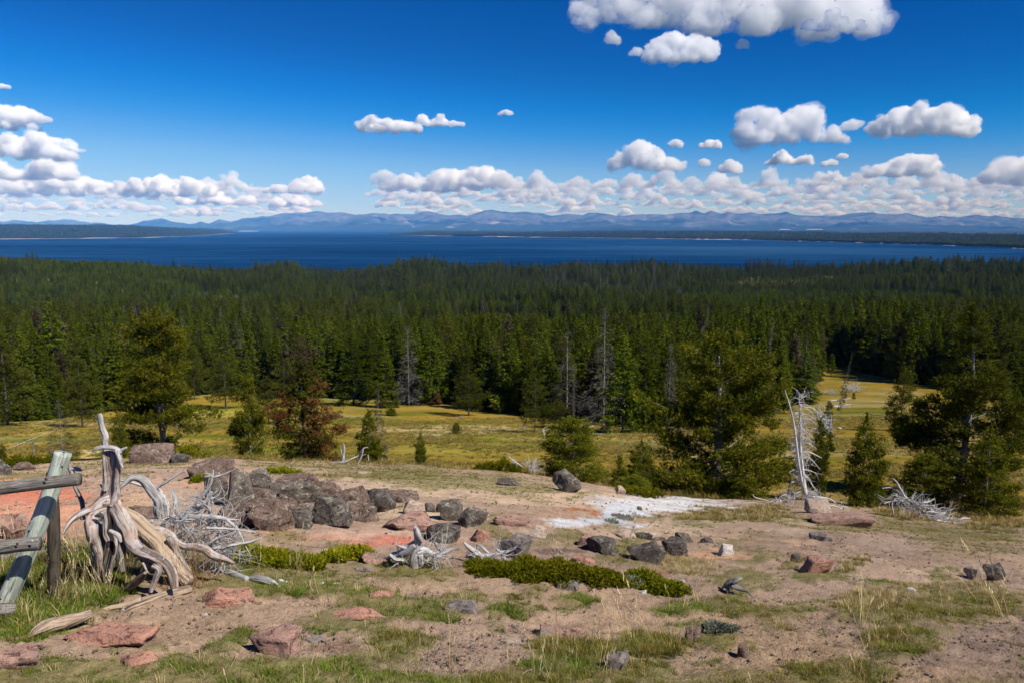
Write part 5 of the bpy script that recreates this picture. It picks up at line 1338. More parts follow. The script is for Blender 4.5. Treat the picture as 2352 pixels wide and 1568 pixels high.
LTH = .98
def root_stump():
    e = tag(empty('uprooted_stump', GP(*R1(1050, 1640))), 'twisted uprooted stump standing on its roots with a tall bare spike beside the fence', 'tree stump')
    s = SD
    def part(name, specs, mat='root', label=None):
        b = Buf()
        for k, (pts, d, sides) in enumerate(specs):
            P, R = wood_path(R1, pts, d); tube(b, P, R * LTH, max(sides * 2, 20), n=max(24, len(pts) * 12), seed=500 + k * 3 + len(name), grain=.20, wob=.2)
        o = obj(name, b.mesh(name, [M[mat]]), e)
        o.location = -Vector(e.location)
        if label: o['label'] = label
    part('spike', [([(902, 118, 20), (912, 160, 26), (925, 230, 24), (958, 310, 27), (952, 370, 26), (965, 420, 26), (985, 500, 40)], s, 14)], 'silver', 'silvery bare spike')
    part('trunk', [([(1000, 440, 48), (1005, 500, 66), (1012, 620, 70), (1016, 760, 64), (1003, 860, 68), (1005, 960, 92), (1010, 1060, 88)], s, 26),
                   ([(1085, 470, 26), (1092, 540, 24), (1082, 600, 24), (1066, 740, 24), (1060, 850, 30), (1030, 950, 40)], s - .06, 14),
                   ([(952, 470, 22), (962, 560, 24), (965, 700, 26), (960, 830, 30)], s - .05, 12)])
    part('crosspiece', [([(848, 458, 8), (880, 440, 17), (940, 425, 20), (1040, 438, 22), (1080, 462, 26), (1110, 470, 20)], s - .08, 12), ([(1085, 475, 20), (1120, 450, 14), (1160, 430, 9)], s - .08, 10), ([(1060, 450, 16), (1085, 530, 18), (1120, 615, 8)], s - .1, 9)], 'silver')
    part('root', [([(990, 925, 60), (900, 955, 52), (820, 995, 40), (730, 1035, 32), (660, 1085, 24), (610, 1150, 17), (574, 1222, 7)], [s - .05, s - .35], 16)])
    part('root', [([(970, 1000, 62), (860, 1055, 58), (806, 1125, 56), (828, 1215, 52), (872, 1300, 46), (905, 1400, 40), (905, 1500, 36), (915, 1600, 28), (930, 1706, 12)], [s - .05, s - .3, s - .2, gd(R1, 930, 1700)], 20)])
    part('root', [([(1000, 1000, 66), (995, 1120, 66), (985, 1230, 56), (1010, 1300, 54), (1012, 1400, 44), (990, 1520, 40), (982, 1630, 32), (990, 1715, 10)], [s - .05, s - .22, gd(R1, 985, 1715)], 20)])
    part('root', [([(1040, 960, 64), (1080, 1060, 70), (1140, 1180, 72), (1200, 1290, 60), (1300, 1375, 54), (1420, 1430, 50), (1520, 1500, 46), (1580, 1590, 44), (1600, 1710, 34)], [s - .02, s - .35, s - .5], 20),
                  ([(1300, 1340, 20), (1400, 1400, 20), (1475, 1445, 14), (1490, 1420, 6)], s - .55, 9)])
    part('root', [([(1100, 1020, 44), (1150, 1060, 60), (1250, 1150, 74), (1370, 1270, 78), (1500, 1400, 80), (1620, 1530, 76), (1740, 1660, 70)], [s + .15, s + .1, s - .1], 24)], 'tanlog', 'broad smooth tan root sloping to the right')
    part('root', [([(1330, 1190, 28), (1450, 1195, 38), (1540, 1240, 40), (1620, 1300, 34), (1700, 1330, 34), (1800, 1338, 40), (1880, 1358, 40), (1950, 1410, 40), (2030, 1440, 32), (2140, 1485, 14)], [s + .2, s + .1], 16),
                  ([(1550, 1240, 30), (1600, 1350, 28), (1650, 1450, 26), (1690, 1510, 24), (1730, 1560, 20)], s + .05, 12)])
    part('root', [([(1390, 1500, 28), (1440, 1548, 30), (1412, 1620, 27), (1392, 1690, 26), (1378, 1745, 18)], s - .55, 12), ([(1220, 1510, 6), (1250, 1450, 12), (1265, 1440, 8)], s - .3, 7), ([(1300, 1480, 12), (1330, 1540, 10), (1350, 1570, 5)], s - .4, 7)])
    part('root', [([(1020, 1080, 60), (1060, 1200, 70), (1070, 1330, 56), (1090, 1450, 40), (1120, 1560, 26)], [s + .25, s + .2], 16), ([(960, 1100, 60), (940, 1230, 60), (940, 1400, 40)], s + .3, 14), ([(1250, 1300, 40), (1300, 1430, 36), (1420, 1560, 30)], s + .25, 12)], 'greyrail', 'dark root mass added for the shade behind the front roots')  # dark tubes put in to stand for the shade inside the stump
    part('root', [([(1180, 1090, 24), (1300, 1180, 28), (1400, 1200, 30), (1440, 1195, 26)], s + .12, 12), ([(1380, 1420, 16), (1480, 1450, 20), (1560, 1530, 18), (1620, 1640, 14)], s - .15, 10), ([(860, 1290, 14), (850, 1400, 18), (870, 1520, 16), (880, 1620, 8)], s - .1, 9)])
    part('root', [([(930, 1020, 22), (905, 1045, 26), (880, 1050, 18), (860, 1050, 8)], s - .28, 10), ([(1000, 1180, 14), (1080, 1230, 22), (1100, 1290, 14)], s - .3, 9)], 'silver')
root_stump()

def wood_thing(name, label, cat, specs, mat='silver', grain=.14, group=None, wob=.2, extra=None):
    b = Buf(); org = None
    for k, (fr, pts, d, sides) in enumerate(specs):
        P, R = wood_path(fr, pts, d)
        if org is None: org = P[len(P) // 2].copy()
        tube(b, P, R, sides if sides < 10 else int(sides * 1.8), n=max(14, len(pts) * 8), seed=600 + k * 5 + len(label), grain=grain * 1.3, wob=wob)
    if extra: extra(b)
    o = obj(name, b.mesh(name, [M[mat]], org=org), None, org)
    return tag(o, label, cat, group)

def twigs(b, P0, dirs, n, L, r, seed, curl=.5, sides=4, steps=9, grav=-.15):
    rng = np.random.default_rng(seed)
    for k in range(n):
        p = np.array(P0[rng.integers(0, len(P0))], float) + rng.normal(0, .01, 3)
        v = np.array(dirs, float) + rng.normal(0, .55, 3); v /= np.linalg.norm(v)
        ax = rng.normal(0, 1, 3); l = L * rng.uniform(.4, 1.2); pts = [p.copy()]
        for s in range(steps):
            v = v + np.cross(ax, v) * curl * .25 + rng.normal(0, .10, 3); v[2] += grav * .1; v /= np.linalg.norm(v); p = p + v * l / steps; pts.append(p.copy())
            if s == steps // 2 and rng.random() < .7:
                w = v + rng.normal(0, .7, 3); w /= np.linalg.norm(w); q = p.copy(); qs = [q.copy()]
                for _ in range(5): w = w + np.cross(-ax, w) * .12 + rng.normal(0, .1, 3); w /= np.linalg.norm(w); q = q + w * l / steps * .7; qs.append(q.copy())
                lo_tube(b, np.array(qs), r * np.linspace(.6, .15, len(qs)), sides)
        rr = r * rng.uniform(.5, 1.2)
        lo_tube(b, np.array(pts), rr * np.linspace(1, .15, len(pts)), sides)

s = SD
wood_thing('curved_branch', 'thick silver branch arching behind the stump', 'branch', [
    (R1, [(1085, 802, 14), (1140, 755, 22), (1190, 712, 28), (1250, 705, 34), (1320, 735, 40), (1390, 805, 44), (1424, 900, 40), (1432, 1000, 44), (1450, 1080, 34)], [s + .5, s + .7], 16),
    (R1, [(1095, 728, 9), (1200, 748, 12), (1290, 775, 12), (1380, 790, 10)], s + .75, 8), (R1, [(1200, 712, 10), (1260, 690, 9), (1300, 668, 5)], s + .6, 7), (R1, [(1105, 690, 4), (1130, 715, 6), (1200, 735, 8)], s + .6, 6),
    (R1, [(1420, 800, 16), (1500, 750, 14), (1600, 690, 9), (1700, 625, 4)], s + .8, 7), (R1, [(1440, 790, 10), (1560, 700, 7), (1640, 660, 3)], s + .8, 6)])
wood_thing('branch_stub', 'upright grey branch stub right of the arching branch', 'branch', [(R1, [(1458, 828, 22), (1498, 900, 28), (1522, 980, 26), (1530, 1060, 22)], [s + .8, s + .7], 12), (R1, [(1470, 830, 12), (1440, 800, 8)], s + .8, 7)])
wood_thing('branch_stub', 'short blunt stub standing furthest right behind the stump', 'branch', [(R1, [(1578, 822, 18), (1590, 890, 20), (1610, 960, 18), (1622, 1050, 16)], [s + .9, s + .8], 11)])
wood_thing('branch_stub', 'tiny grey stub just left of the trunk', 'branch', [(R1, [(920, 765, 14), (940, 790, 16), (965, 830, 14)], s + .25, 9)])
wood_thing('dead_stalk', 'dark crooked stalk between the fence and the stump', 'branch', [(R1, [(685, 770, 14), (708, 840, 17), (745, 920, 20), (762, 1000, 19), (755, 1090, 22)], [s + .3, s + .2], 11)], 'greyrail')
wood_thing('branch_stub', 'pale knobbed branch end just right of the fence rail', 'branch', [(R1, [(640, 605, 20), (655, 650, 24), (672, 720, 17), (686, 775, 14)], s + .3, 10), (R1, [(650, 640, 20), (690, 625, 20), (738, 628, 16)], s + .3, 10)])

def tangle(b):
    P0 = []
    for pts in ([(1560, 1080), (1780, 980), (1900, 900)], [(1800, 1060), (1950, 1060), (2050, 1080)], [(1880, 1330), (2060, 1230)], [(1700, 1300), (2000, 1400)]):
        for x, y in pts: P0.append(PX(*R1(x, y), s + .6)[:])
    twigs(b, P0, (.5, .1, .25), 90, .5, .0065, 3, 1.0)
    twigs(b, P0, (.6, -.3, -.3), 70, .5, .0055, 4, 1.2)
    P1 = [PX(*R1(x, y), s + .5)[:] for x, y in ((1850, 1250), (1950, 1350), (1750, 1200), (2000, 1200), (1650, 1150), (2050, 1350), (1600, 1050))]
    twigs(b, P1, (.3, -.2, 0.), 150, .45, .005, 5, 1.0, grav=-.5)
wood_thing('branch_tangle', 'tangle of bleached white branches and fine twigs right of the stump', 'branches', [
    (R1, [(1478, 1172, 20), (1510, 1120, 22), (1560, 1075, 24), (1660, 1035, 25), (1780, 978, 25), (1868, 930, 20), (1905, 880, 17), (1935, 835, 14)], s + .55, 11),
    (R1, [(1775, 972, 17), (1810, 900, 16), (1860, 845, 16), (1915, 770, 14), (1938, 705, 10), (1946, 632, 5)], s + .6, 9), (R1, [(1935, 705, 11), (1985, 690, 9), (2050, 668, 8), (2140, 628, 3)], s + .6, 7), (R1, [(1945, 690, 7), (1900, 668, 5), (1865, 664, 3)], s + .6, 6),
    (R1, [(1655, 1082, 24), (1740, 1062, 26), (1830, 1050, 24), (1950, 1060, 20), (2050, 1080, 17), (2110, 1120, 14), (2160, 1170, 11), (2200, 1235, 8), (2240, 1330, 6), (2290, 1420, 3)], s + .5, 10),
    (R1, [(1935, 835, 13), (1912, 900, 13), (1900, 960, 14), (1915, 1060, 15), (1905, 1130, 12), (1870, 1170, 7)], s + .55, 9), (R1, [(1285, 1155, 20), (1340, 1130, 22), (1395, 1100, 18)], s + .4, 10),
    (R1, [(1870, 1335, 12), (1915, 1295, 14), (1960, 1270, 14), (2060, 1232, 9), (2150, 1190, 4)], s + .3, 8), (R1, [(1900, 1350, 20), (2000, 1340, 19), (2100, 1322, 17), (2220, 1302, 15), (2334, 1272, 11), (2390, 1250, 5)], s + .35, 9),
    (R1, [(1850, 1165, 12), (1960, 1165, 12), (2100, 1170, 9), (2334, 1200, 5)], s + .4, 7), (R1, [(2020, 1060, 12), (2080, 1085, 9), (2180, 1085, 4)], s + .5, 6), (R1, [(1500, 1300, 26), (1600, 1250, 24), (1750, 1180, 20), (1850, 1120, 16)], s + .75, 9),
], extra=tangle)
wood_thing('fallen_log', 'split grey log with a pale fork lying under the stump roots', 'log', [
    (R2, [(1130, 905, 22), (1200, 872, 44), (1350, 820, 54), (1480, 778, 50), (1600, 735, 44), (1745, 695, 34)], [gd(R2, 1160, 930) + .05, gd(R2, 1740, 735)], 18), (R2, [(900, 900, 10), (1000, 880, 24), (1150, 850, 30), (1300, 800, 30)], [gd(R2, 960, 905), gd(R2, 1300, 860)], 12),
    (R2, [(870, 888, 12), (960, 845, 24), (1050, 800, 32), (1130, 740, 40), (1210, 670, 38), (1290, 605, 34), (1335, 555, 14)], [gd(R2, 870, 905), gd(R2, 1210, 740), s - .5], 14)], 'tanlog', wob=.1)
wood_thing('fallen_log', 'weathered log end running under the largest salmon boulder', 'log', [(R2, [(268, 1135, 12), (330, 1100, 44), (430, 1060, 66), (560, 1020, 64), (700, 970, 52), (820, 940, 40)], [gd(R2, 330, 1170), gd(R2, 700, 1050)], 20), (R2, [(300, 1080, 14), (400, 1030, 24), (440, 1040, 18)], gd(R2, 380, 1090), 9)], 'tanlog')
wood_thing('fallen_log', 'dark log lying in shade behind the fence foot', 'log', [(R2, [(0, 430, 50), (270, 395, 50), (450, 375, 46), (720, 345, 34)], [gd(R2, 200, 450), gd(R2, 700, 400)], 12), (R2, [(550, 265, 10), (600, 245, 14), (670, 270, 12)], gd(R2, 640, 300), 8)], 'greyrail')
wood_thing('fallen_branch', 'broken silver branch lying in the grass right of the tangle', 'branch', [
    (R2, [(1940, 500, 20), (2030, 540, 26), (2120, 560, 32), (2200, 590, 34), (2275, 605, 28)], [gd(R2, 1990, 545), gd(R2, 2250, 640)], 12), (R3, [(60, 1285, 18), (130, 1298, 34), (230, 1315, 32), (290, 1345, 24), (335, 1372, 12)], [gd(R3, 60, 1310), gd(R3, 320, 1385)], 11)])
wood_thing('fallen_branch', 'thin pale stick on the grass in line with the broken branch', 'branch', [(R3, [(328, 1305, 14), (380, 1328, 20), (450, 1340, 17), (560, 1341, 14), (640, 1340, 13), (705, 1335, 11)], [gd(R3, 330, 1330), gd(R3, 700, 1350)], 10), (R3, [(780, 1332, 6), (830, 1336, 7), (885, 1343, 4)], gd(R3, 830, 1345), 7)])
def stump2(b):
    P0 = [PX(*R3(x, y), gd(R3, 1450, 1240) + .2)[:] for x, y in ((1350, 1110), (1500, 1080), (1600, 1100), (1650, 1110))]
    twigs(b, P0, (.5, -.2, .1), 70, .35, .006, 13, .6)
d_ = gd(R3, 1460, 1250) + .15
wood_thing('dead_stump', 'small splintered grey stump with spread roots in the middle of the slope', 'tree stump', [
    (R3, [(1462, 850, 14), (1478, 900, 28), (1490, 980, 34), (1480, 1050, 34), (1470, 1130, 40), (1470, 1230, 30)], d_, 14), (R3, [(1480, 870, 12), (1500, 930, 22), (1535, 990, 10)], d_ - .05, 9),
    (R3, [(1480, 1000, 36), (1400, 1060, 40), (1340, 1090, 34), (1280, 1100, 28), (1240, 1130, 12)], [d_, d_ + .1], 12), (R3, [(1320, 1015, 8), (1360, 1030, 18), (1400, 1050, 20)], d_, 8),
    (R3, [(1480, 1080, 40), (1550, 1060, 30), (1600, 1080, 24), (1660, 1100, 22), (1720, 1070, 20), (1800, 1040, 9)], [d_, d_ + .2], 11), (R3, [(1640, 985, 8), (1660, 1030, 14), (1690, 1075, 14)], d_ + .2, 8),
    (R3, [(1500, 1100, 34), (1500, 1160, 30), (1530, 1140, 20)], d_, 9), (R3, [(1250, 1090, 16), (1300, 1130, 20), (1380, 1140, 20)], d_ - .05, 8)], extra=stump2)
d_ = gd(R3, 2080, 1170) + .05
wood_thing('driftwood', 'pile of crooked silver driftwood beside the grey-white pointed rock', 'branches', [
    (R3, [(1880, 990, 8), (1930, 1040, 20), (1990, 1085, 26), (2040, 1130, 26), (2075, 1165, 14)], d_, 11), (R3, [(1920, 1130, 14), (2000, 1110, 20), (2100, 1100, 22), (2180, 1085, 18), (2260, 1060, 10)], d_ + .1, 10),
    (R3, [(1900, 1100, 12), (2000, 1140, 16), (2100, 1150, 16), (2200, 1140, 10)], d_ + .05, 9), (R3, [(1990, 1060, 6), (2000, 1010, 10), (2050, 1050, 12), (2120, 1100, 10)], d_ + .15, 8), (R3, [(2150, 1040, 8), (2200, 1090, 16), (2230, 1140, 10)], d_ + .1, 8)],
    extra=lambda b: twigs(b, [PX(*R3(x, y), d_)[:] for x, y in ((1980, 1100), (2100, 1110), (2200, 1090))], (.3, -.2, .1), 50, .3, .005, 17, .6))
wood_thing('fallen_branch', 'short bleached log piece right of the small juniper', 'branch', [(R4, [(1550, 1350, 14), (1600, 1348, 24), (1660, 1340, 28), (1700, 1325, 26), (1712, 1345, 14)], [gd(R4, 1550, 1365), gd(R4, 1700, 1370)], 11)])
wood_thing('rotten_stump', 'small crumbling stump with a black hollow on its left', 'tree stump', [(R4, [(2090, 1405, 60), (2110, 1360, 62), (2130, 1325, 48), (2150, 1300, 26)], gd(R4, 2110, 1420) + .1, 12), (R4, [(2120, 1320, 22), (2160, 1305, 26), (2205, 1295, 12)], gd(R4, 2110, 1420), 9),
    (R4, [(2120, 1350, 24), (2180, 1380, 20), (2240, 1400, 12), (2300, 1455, 5)], [gd(R4, 2110, 1420), gd(R4, 2300, 1460)], 8), (R4, [(2040, 1380, 8), (2080, 1390, 20)], gd(R4, 2060, 1410), 7)], 'greyrail', grain=.3)
wood_thing('snag', 'small white splintered snag on the crest left of centre', 'dead tree', [(R3, [(872, 158, 3), (874, 200, 9), (870, 260, 12), (862, 320, 16), (858, 345, 10)], 27.5, 8), (R3, [(848, 200, 2), (856, 250, 6), (862, 300, 9)], 27.5, 6), (R3, [(780, 318, 5), (830, 318, 9), (870, 315, 10)], 27.4, 7)])
wood_thing('fallen_branch', 'curved pale branch on the crest right of the small white snag', 'branch', [(R3, [(880, 315, 10), (940, 290, 9), (1000, 262, 9), (1020, 230, 9), (1040, 200, 6), (1075, 190, 3)], 27.5, 7), (R3, [(1035, 205, 5), (1020, 260, 8), (990, 320, 9), (975, 345, 6)], 27.4, 7), (R3, [(990, 270, 4), (1060, 250, 3)], 27.5, 5), (R3, [(1075, 255, 5), (1078, 300, 6)], 27.5, 6)])

# white bare snag at the right
def bare_snag():
    d = 27.0; X, Y = R5(495, 690); foot = PX(X, Y, d); foot.z = float(H(foot.x, foot.y))
    e = tag(empty('snag', foot), 'white bare double-stemmed snag with drooping branches on the right of the hill', 'dead tree')
    def part(name, fn):
        b = Buf(); fn(b); o = obj(name, b.mesh(name, [M['silver2']]), e); o.location = -foot
    def t(b, fr, pts, r=10, dd=d): P, R = wood_path(fr, pts, dd); tube(b, P, R, r, n=len(pts) * 5, seed=len(pts) + r, grain=.07)
    part('trunk', lambda b: t(b, M4, [(398, 1045, 2), (402, 1150, 6), (408, 1270, 8), (406, 1400, 10), (414, 1520, 13), (422, 1600, 15), (432, 1700, 17), (436, 1745, 20), (445, 1785, 22)], 10))
    part('trunk', lambda b: t(b, M4, [(297, 1028, 2), (325, 1120, 5), (350, 1220, 7), (368, 1320, 8), (378, 1410, 9), (388, 1500, 11), (400, 1590, 12), (415, 1680, 12), (430, 1730, 10)], 9, d - .15))
    def boughs(b):
        for pts, r in (([(480, 100, 7), (440, 90, 6), (395, 130, 4), (360, 165, 2)], 1), ([(440, 180, 7), (400, 205, 5), (385, 220, 2)], 1), ([(450, 235, 7), (400, 245, 5), (345, 275, 2)], 1), ([(470, 160, 6), (530, 155, 5), (590, 190, 3), (620, 215, 1)], 1), ([(475, 245, 7), (540, 230, 6), (600, 255, 5), (650, 280, 3)], 1), ([(480, 290, 7), (540, 275, 6), (590, 320, 4), (640, 380, 2)], 1),
                       ([(465, 385, 8), (420, 380, 7), (370, 408, 3)], 1), ([(480, 420, 7), (530, 440, 6), (580, 520, 5), (620, 570, 2)], 1), ([(475, 490, 9), (430, 478, 8), (385, 500, 7), (375, 560, 6), (368, 620, 5), (390, 655, 3)], 1), ([(470, 580, 8), (400, 585, 7), (330, 590, 6), (280, 630, 5), (225, 660, 3)], 1),
                       ([(500, 620, 10), (560, 605, 8), (640, 610, 7), (720, 625, 6), (770, 660, 4)], 1), ([(530, 705, 12), (620, 690, 9), (720, 680, 7), (800, 695, 6), (870, 730, 4), (912, 745, 2)], 1), ([(800, 695, 4), (850, 690, 3), (885, 715, 2)], 1), ([(475, 500, 6), (515, 520, 5), (520, 580, 5), (505, 610, 3)], 1), ([(515, 610, 6), (560, 650, 5), (560, 700, 5)], 1),
                       ([(300, 640, 5), (350, 670, 5), (420, 680, 5), (480, 700, 6)], 1), ([(75, 585, 4), (90, 610, 4), (160, 630, 5), (260, 655, 5)], 1), ([(425, 30, 5), (435, 110, 5), (445, 190, 6)], 1)):
            P, R = wood_path(R5, pts, d + .1); tube(b, P, R * 1.05, 6, n=len(pts) * 4, seed=3, grain=.04)
        rng = np.random.default_rng(4)
        P0 = [PX(*R5(480 + rng.normal(0, 4), y), d)[:] for y in np.linspace(-60, 600, 40)]
        P0 += [PX(*M4(400, y), d)[:] for y in np.linspace(1060, 1450, 22)]
        twigs(b, P0, (1.1, 0, .05), 110, .75, .012, 5, .5, grav=-1.2); twigs(b, P0, (-1.1, 0, .1), 70, .5, .012, 6, .5, grav=-1.0)
        P2 = [PX(*R5(x, y), d)[:] for x, y in ((380, 600), (300, 630), (520, 620), (600, 620), (700, 640), (800, 700), (560, 560), (420, 560), (650, 690))]
        twigs(b, P2, (.2, -.2, -.5), 150, .6, .011, 7, 1.1, grav=-1.0)
    part('branches', boughs)
M['silver2'] = m_wood('bleached_wood', (.22, .21, .205), (.52, .51, .50), (.62, .61, .60), (.46, .43, .40), 30, .4)
bare_snag()
wood_thing('dead_branches', 'white tangle of twisted dead branches behind the white bare snag', 'branches', [
    (M4, [(485, 1310, 2), (530, 1305, 3), (590, 1300, 4), (625, 1300, 3)], 40, 6), (M4, [(560, 1125, 2), (535, 1160, 4), (530, 1210, 5), (555, 1260, 5), (590, 1300, 4)], 40, 6), (M4, [(632, 1205, 2), (630, 1260, 4), (622, 1310, 3)], 40, 6), (M4, [(500, 1150, 2), (540, 1200, 4), (580, 1240, 4), (640, 1245, 2)], 40, 6), (M4, [(430, 1150, 2), (490, 1160, 3), (530, 1190, 3)], 40, 5)],
    'silver2', extra=lambda b: twigs(b, [PX(*M4(x, y), 40)[:] for x, y in ((540, 1200), (560, 1240), (600, 1270), (590, 1300))], (.3, 0, .3), 90, .9, .010, 21, .9))
def heap(b):
    P0 = [PX(*R5(x, y), 26.5)[:] for x, y in ((1300, 620), (1400, 680), (1500, 740), (1600, 760), (1700, 800), (1450, 700))]
    twigs(b, P0, (-.4, -.1, .3), 110, .8, .018, 31, .7); twigs(b, P0, (.5, -.3, .1), 150, .7, .017, 32, .7)
wood_thing('brush_heap', 'heap of dead silver branches in dry grass before the right-hand pine', 'branches', [
    (R5, [(1250, 450, 4), (1290, 500, 9), (1340, 590, 10), (1400, 650, 11), (1470, 710, 12), (1510, 760, 10)], 26.5, 8), (R5, [(1160, 535, 4), (1230, 530, 6), (1290, 560, 8), (1370, 620, 9)], 26.6, 7), (R5, [(1170, 660, 8), (1240, 650, 9), (1330, 635, 8)], 26.4, 7),
    (R5, [(1245, 660, 5), (1245, 720, 7), (1260, 770, 7), (1190, 785, 6), (1150, 765, 3)], 26.3, 7), (R5, [(1260, 765, 5), (1285, 800, 3)], 26.3, 6), (R5, [(1470, 655, 6), (1540, 650, 10), (1600, 625, 5)], 26.4, 7), (R5, [(1420, 640, 8), (1480, 680, 9), (1600, 680, 5)], 26.4, 7), (R5, [(1500, 730, 10), (1580, 735, 8), (1650, 745, 5)], 26.3, 7),
    (R5, [(1550, 825, 14), (1620, 780, 20), (1690, 735, 14)], 26.1, 9), (R5, [(1620, 670, 3), (1605, 730, 8), (1600, 790, 8)], 26.4, 6), (R5, [(1780, 820, 6), (1830, 790, 9), (1900, 792, 4)], 26.2, 7), (R5, [(1600, 800, 10), (1700, 820, 12), (1790, 830, 10)], 26.2, 7), (R5, [(1185, 505, 2), (1235, 475, 3)], 26.5, 5)], 'silver', extra=heap)
wood_thing('brush_heap', 'grey twiggy brush on the crest left of the bushy low pine', 'branches', [(R4, [(240, 265, 3), (290, 310, 5), (355, 355, 5)], 29, 6), (R4, [(470, 285, 2), (450, 330, 4), (430, 370, 4)], 29, 6), (R4, [(380, 290, 2), (400, 340, 4), (430, 380, 5)], 29, 6)], 'silver2',
    extra=lambda b: twigs(b, [PX(*R4(x, y), 29)[:] for x, y in ((420, 370), (440, 380), (300, 330), (460, 390))], (.1, 0, .6), 80, .6, .007, 41, .5))
# logs and brush lying in the meadow
def meadow_log(fr, x0, y0, x1, y1, r, label, mat='silver'):
    a = GP(*fr(x0, y0)); b_ = GP(*fr(x1, y1)); sc = fr(1, 0)[0] - fr(0, 0)[0]
    rr = r * sc * mpp(a); P = np.array([a[:], ((a + b_) / 2)[:], b_[:]]); P[:, 2] = [float(H(q[0], q[1])) + rr * .5 for q in P]
    b = Buf(); tube(b, P, np.array([1, .85, .55]) * rr, 8, n=10, seed=int(x0), grain=.1, wob=.3)
    rng = np.random.default_rng(int(x1))
    for k in range(4):
        q = P[0] + (P[2] - P[0]) * rng.uniform(.2, .95); v = rng.normal(0, 1, 3); v[2] = abs(v[2]); lo_tube(b, np.array([q, q + v * rr * 2.5, q + v * rr * 4]), np.array([rr * .4, rr * .25, .01]), 4)
    o = obj('fallen_log', b.mesh('fallen_log', [M[mat]], org=P[1]), None, P[1]); tag(o, label, 'log', 'logs lying in the meadow')
for a in [(M1, 35, 1468, 410, 1318, 4.0, 'long straight pale log across the meadow at the far left', 'silver2'), (M4, 612, 1110, 775, 1092, 4, 'pale log below the grey brush pile in the side meadow'), (M4, 640, 1148, 775, 1135, 5, 'grey log of the small log pile in the side meadow'), (M4, 655, 1152, 770, 1152, 4, 'lower grey log of the small log pile in the side meadow'),
          (M4, 860, 920, 960, 925, 3, 'left fallen log at the forest edge of the side meadow'), (M4, 900, 932, 1090, 945, 4, 'long fallen log at the forest edge of the side meadow'), (M4, 880, 1200, 1040, 1222, 4, 'dark log lying low in the middle of the side meadow', 'greyrail'), (M4, 1795, 1312, 2020, 1316, 4.5, 'straight white log in the meadow right of the tall pine', 'silver2'),
          (M3, 105, 1295, 165, 1322, 4, 'grey log at the foot of the dark skirted pine'), (M3, 600, 1310, 655, 1285, 3.5, 'pale leaning log by the tall dying pine'), (M3, 610, 1342, 705, 1350, 3, 'thin pale log at the meadow edge below the dying pine', 'silver2'), (M2, 1450, 1215, 1510, 1228, 3, 'pale log at the foot of the single meadow pine', 'silver2'), (M1, 1355, 1302, 1465, 1278, 3, 'thin pale branch right of the two-stemmed pine', 'silver2')]:
    meadow_log(*a)
wood_thing('brush_pile', 'fan of grey sticks in the middle of the side meadow', 'branches', [(M4, [(780, 1040, 3), (800, 1000, 1)], gd(M4, 790, 1045), 5)], 'silver2', extra=lambda b: twigs(b, [PX(*M4(x, 1042), gd(M4, 790, 1045))[:] for x in (745, 765, 785, 805, 822)], (0, 0, 1.0), 120, 3.6, .035, 51, .2, grav=0))
wood_thing('brush_pile', 'small round heap of sticks left of the fan of sticks', 'branches', [(M4, [(610, 1055, 3), (640, 1030, 1)], gd(M4, 630, 1058), 5)], 'silver', extra=lambda b: twigs(b, [PX(*M4(x, 1052), gd(M4, 630, 1058))[:] for x in (612, 630, 650)], (0, 0, .6), 90, 2.2, .03, 52, .8, grav=-.3))
wood_thing('snag', 'small hooked white snag in the meadow left of the bushy pine', 'dead tree', [(M3, [(292, 1368, 4), (290, 1340, 5), (282, 1318, 4), (300, 1300, 3), (320, 1292, 1)], gd(M3, 290, 1368), 7), (M3, [(284, 1320, 3), (300, 1322, 2), (316, 1305, 1)], gd(M3, 290, 1368), 5)], 'silver2')
rock(M4, 680, 1298, 708, 1314, 'r_white', 'small white rock in the side meadow below the log pile', sub=2, group='rocks scattered on the slope')
wood_thing('dead_pole', 'short dark dead pole standing in the meadow above the fence', 'dead tree', [(M1, [(232, 1370, 2), (238, 1420, 5), (245, 1480, 6), (246, 1530, 7)], gd(M1, 246, 1530), 7)], 'greyrail')

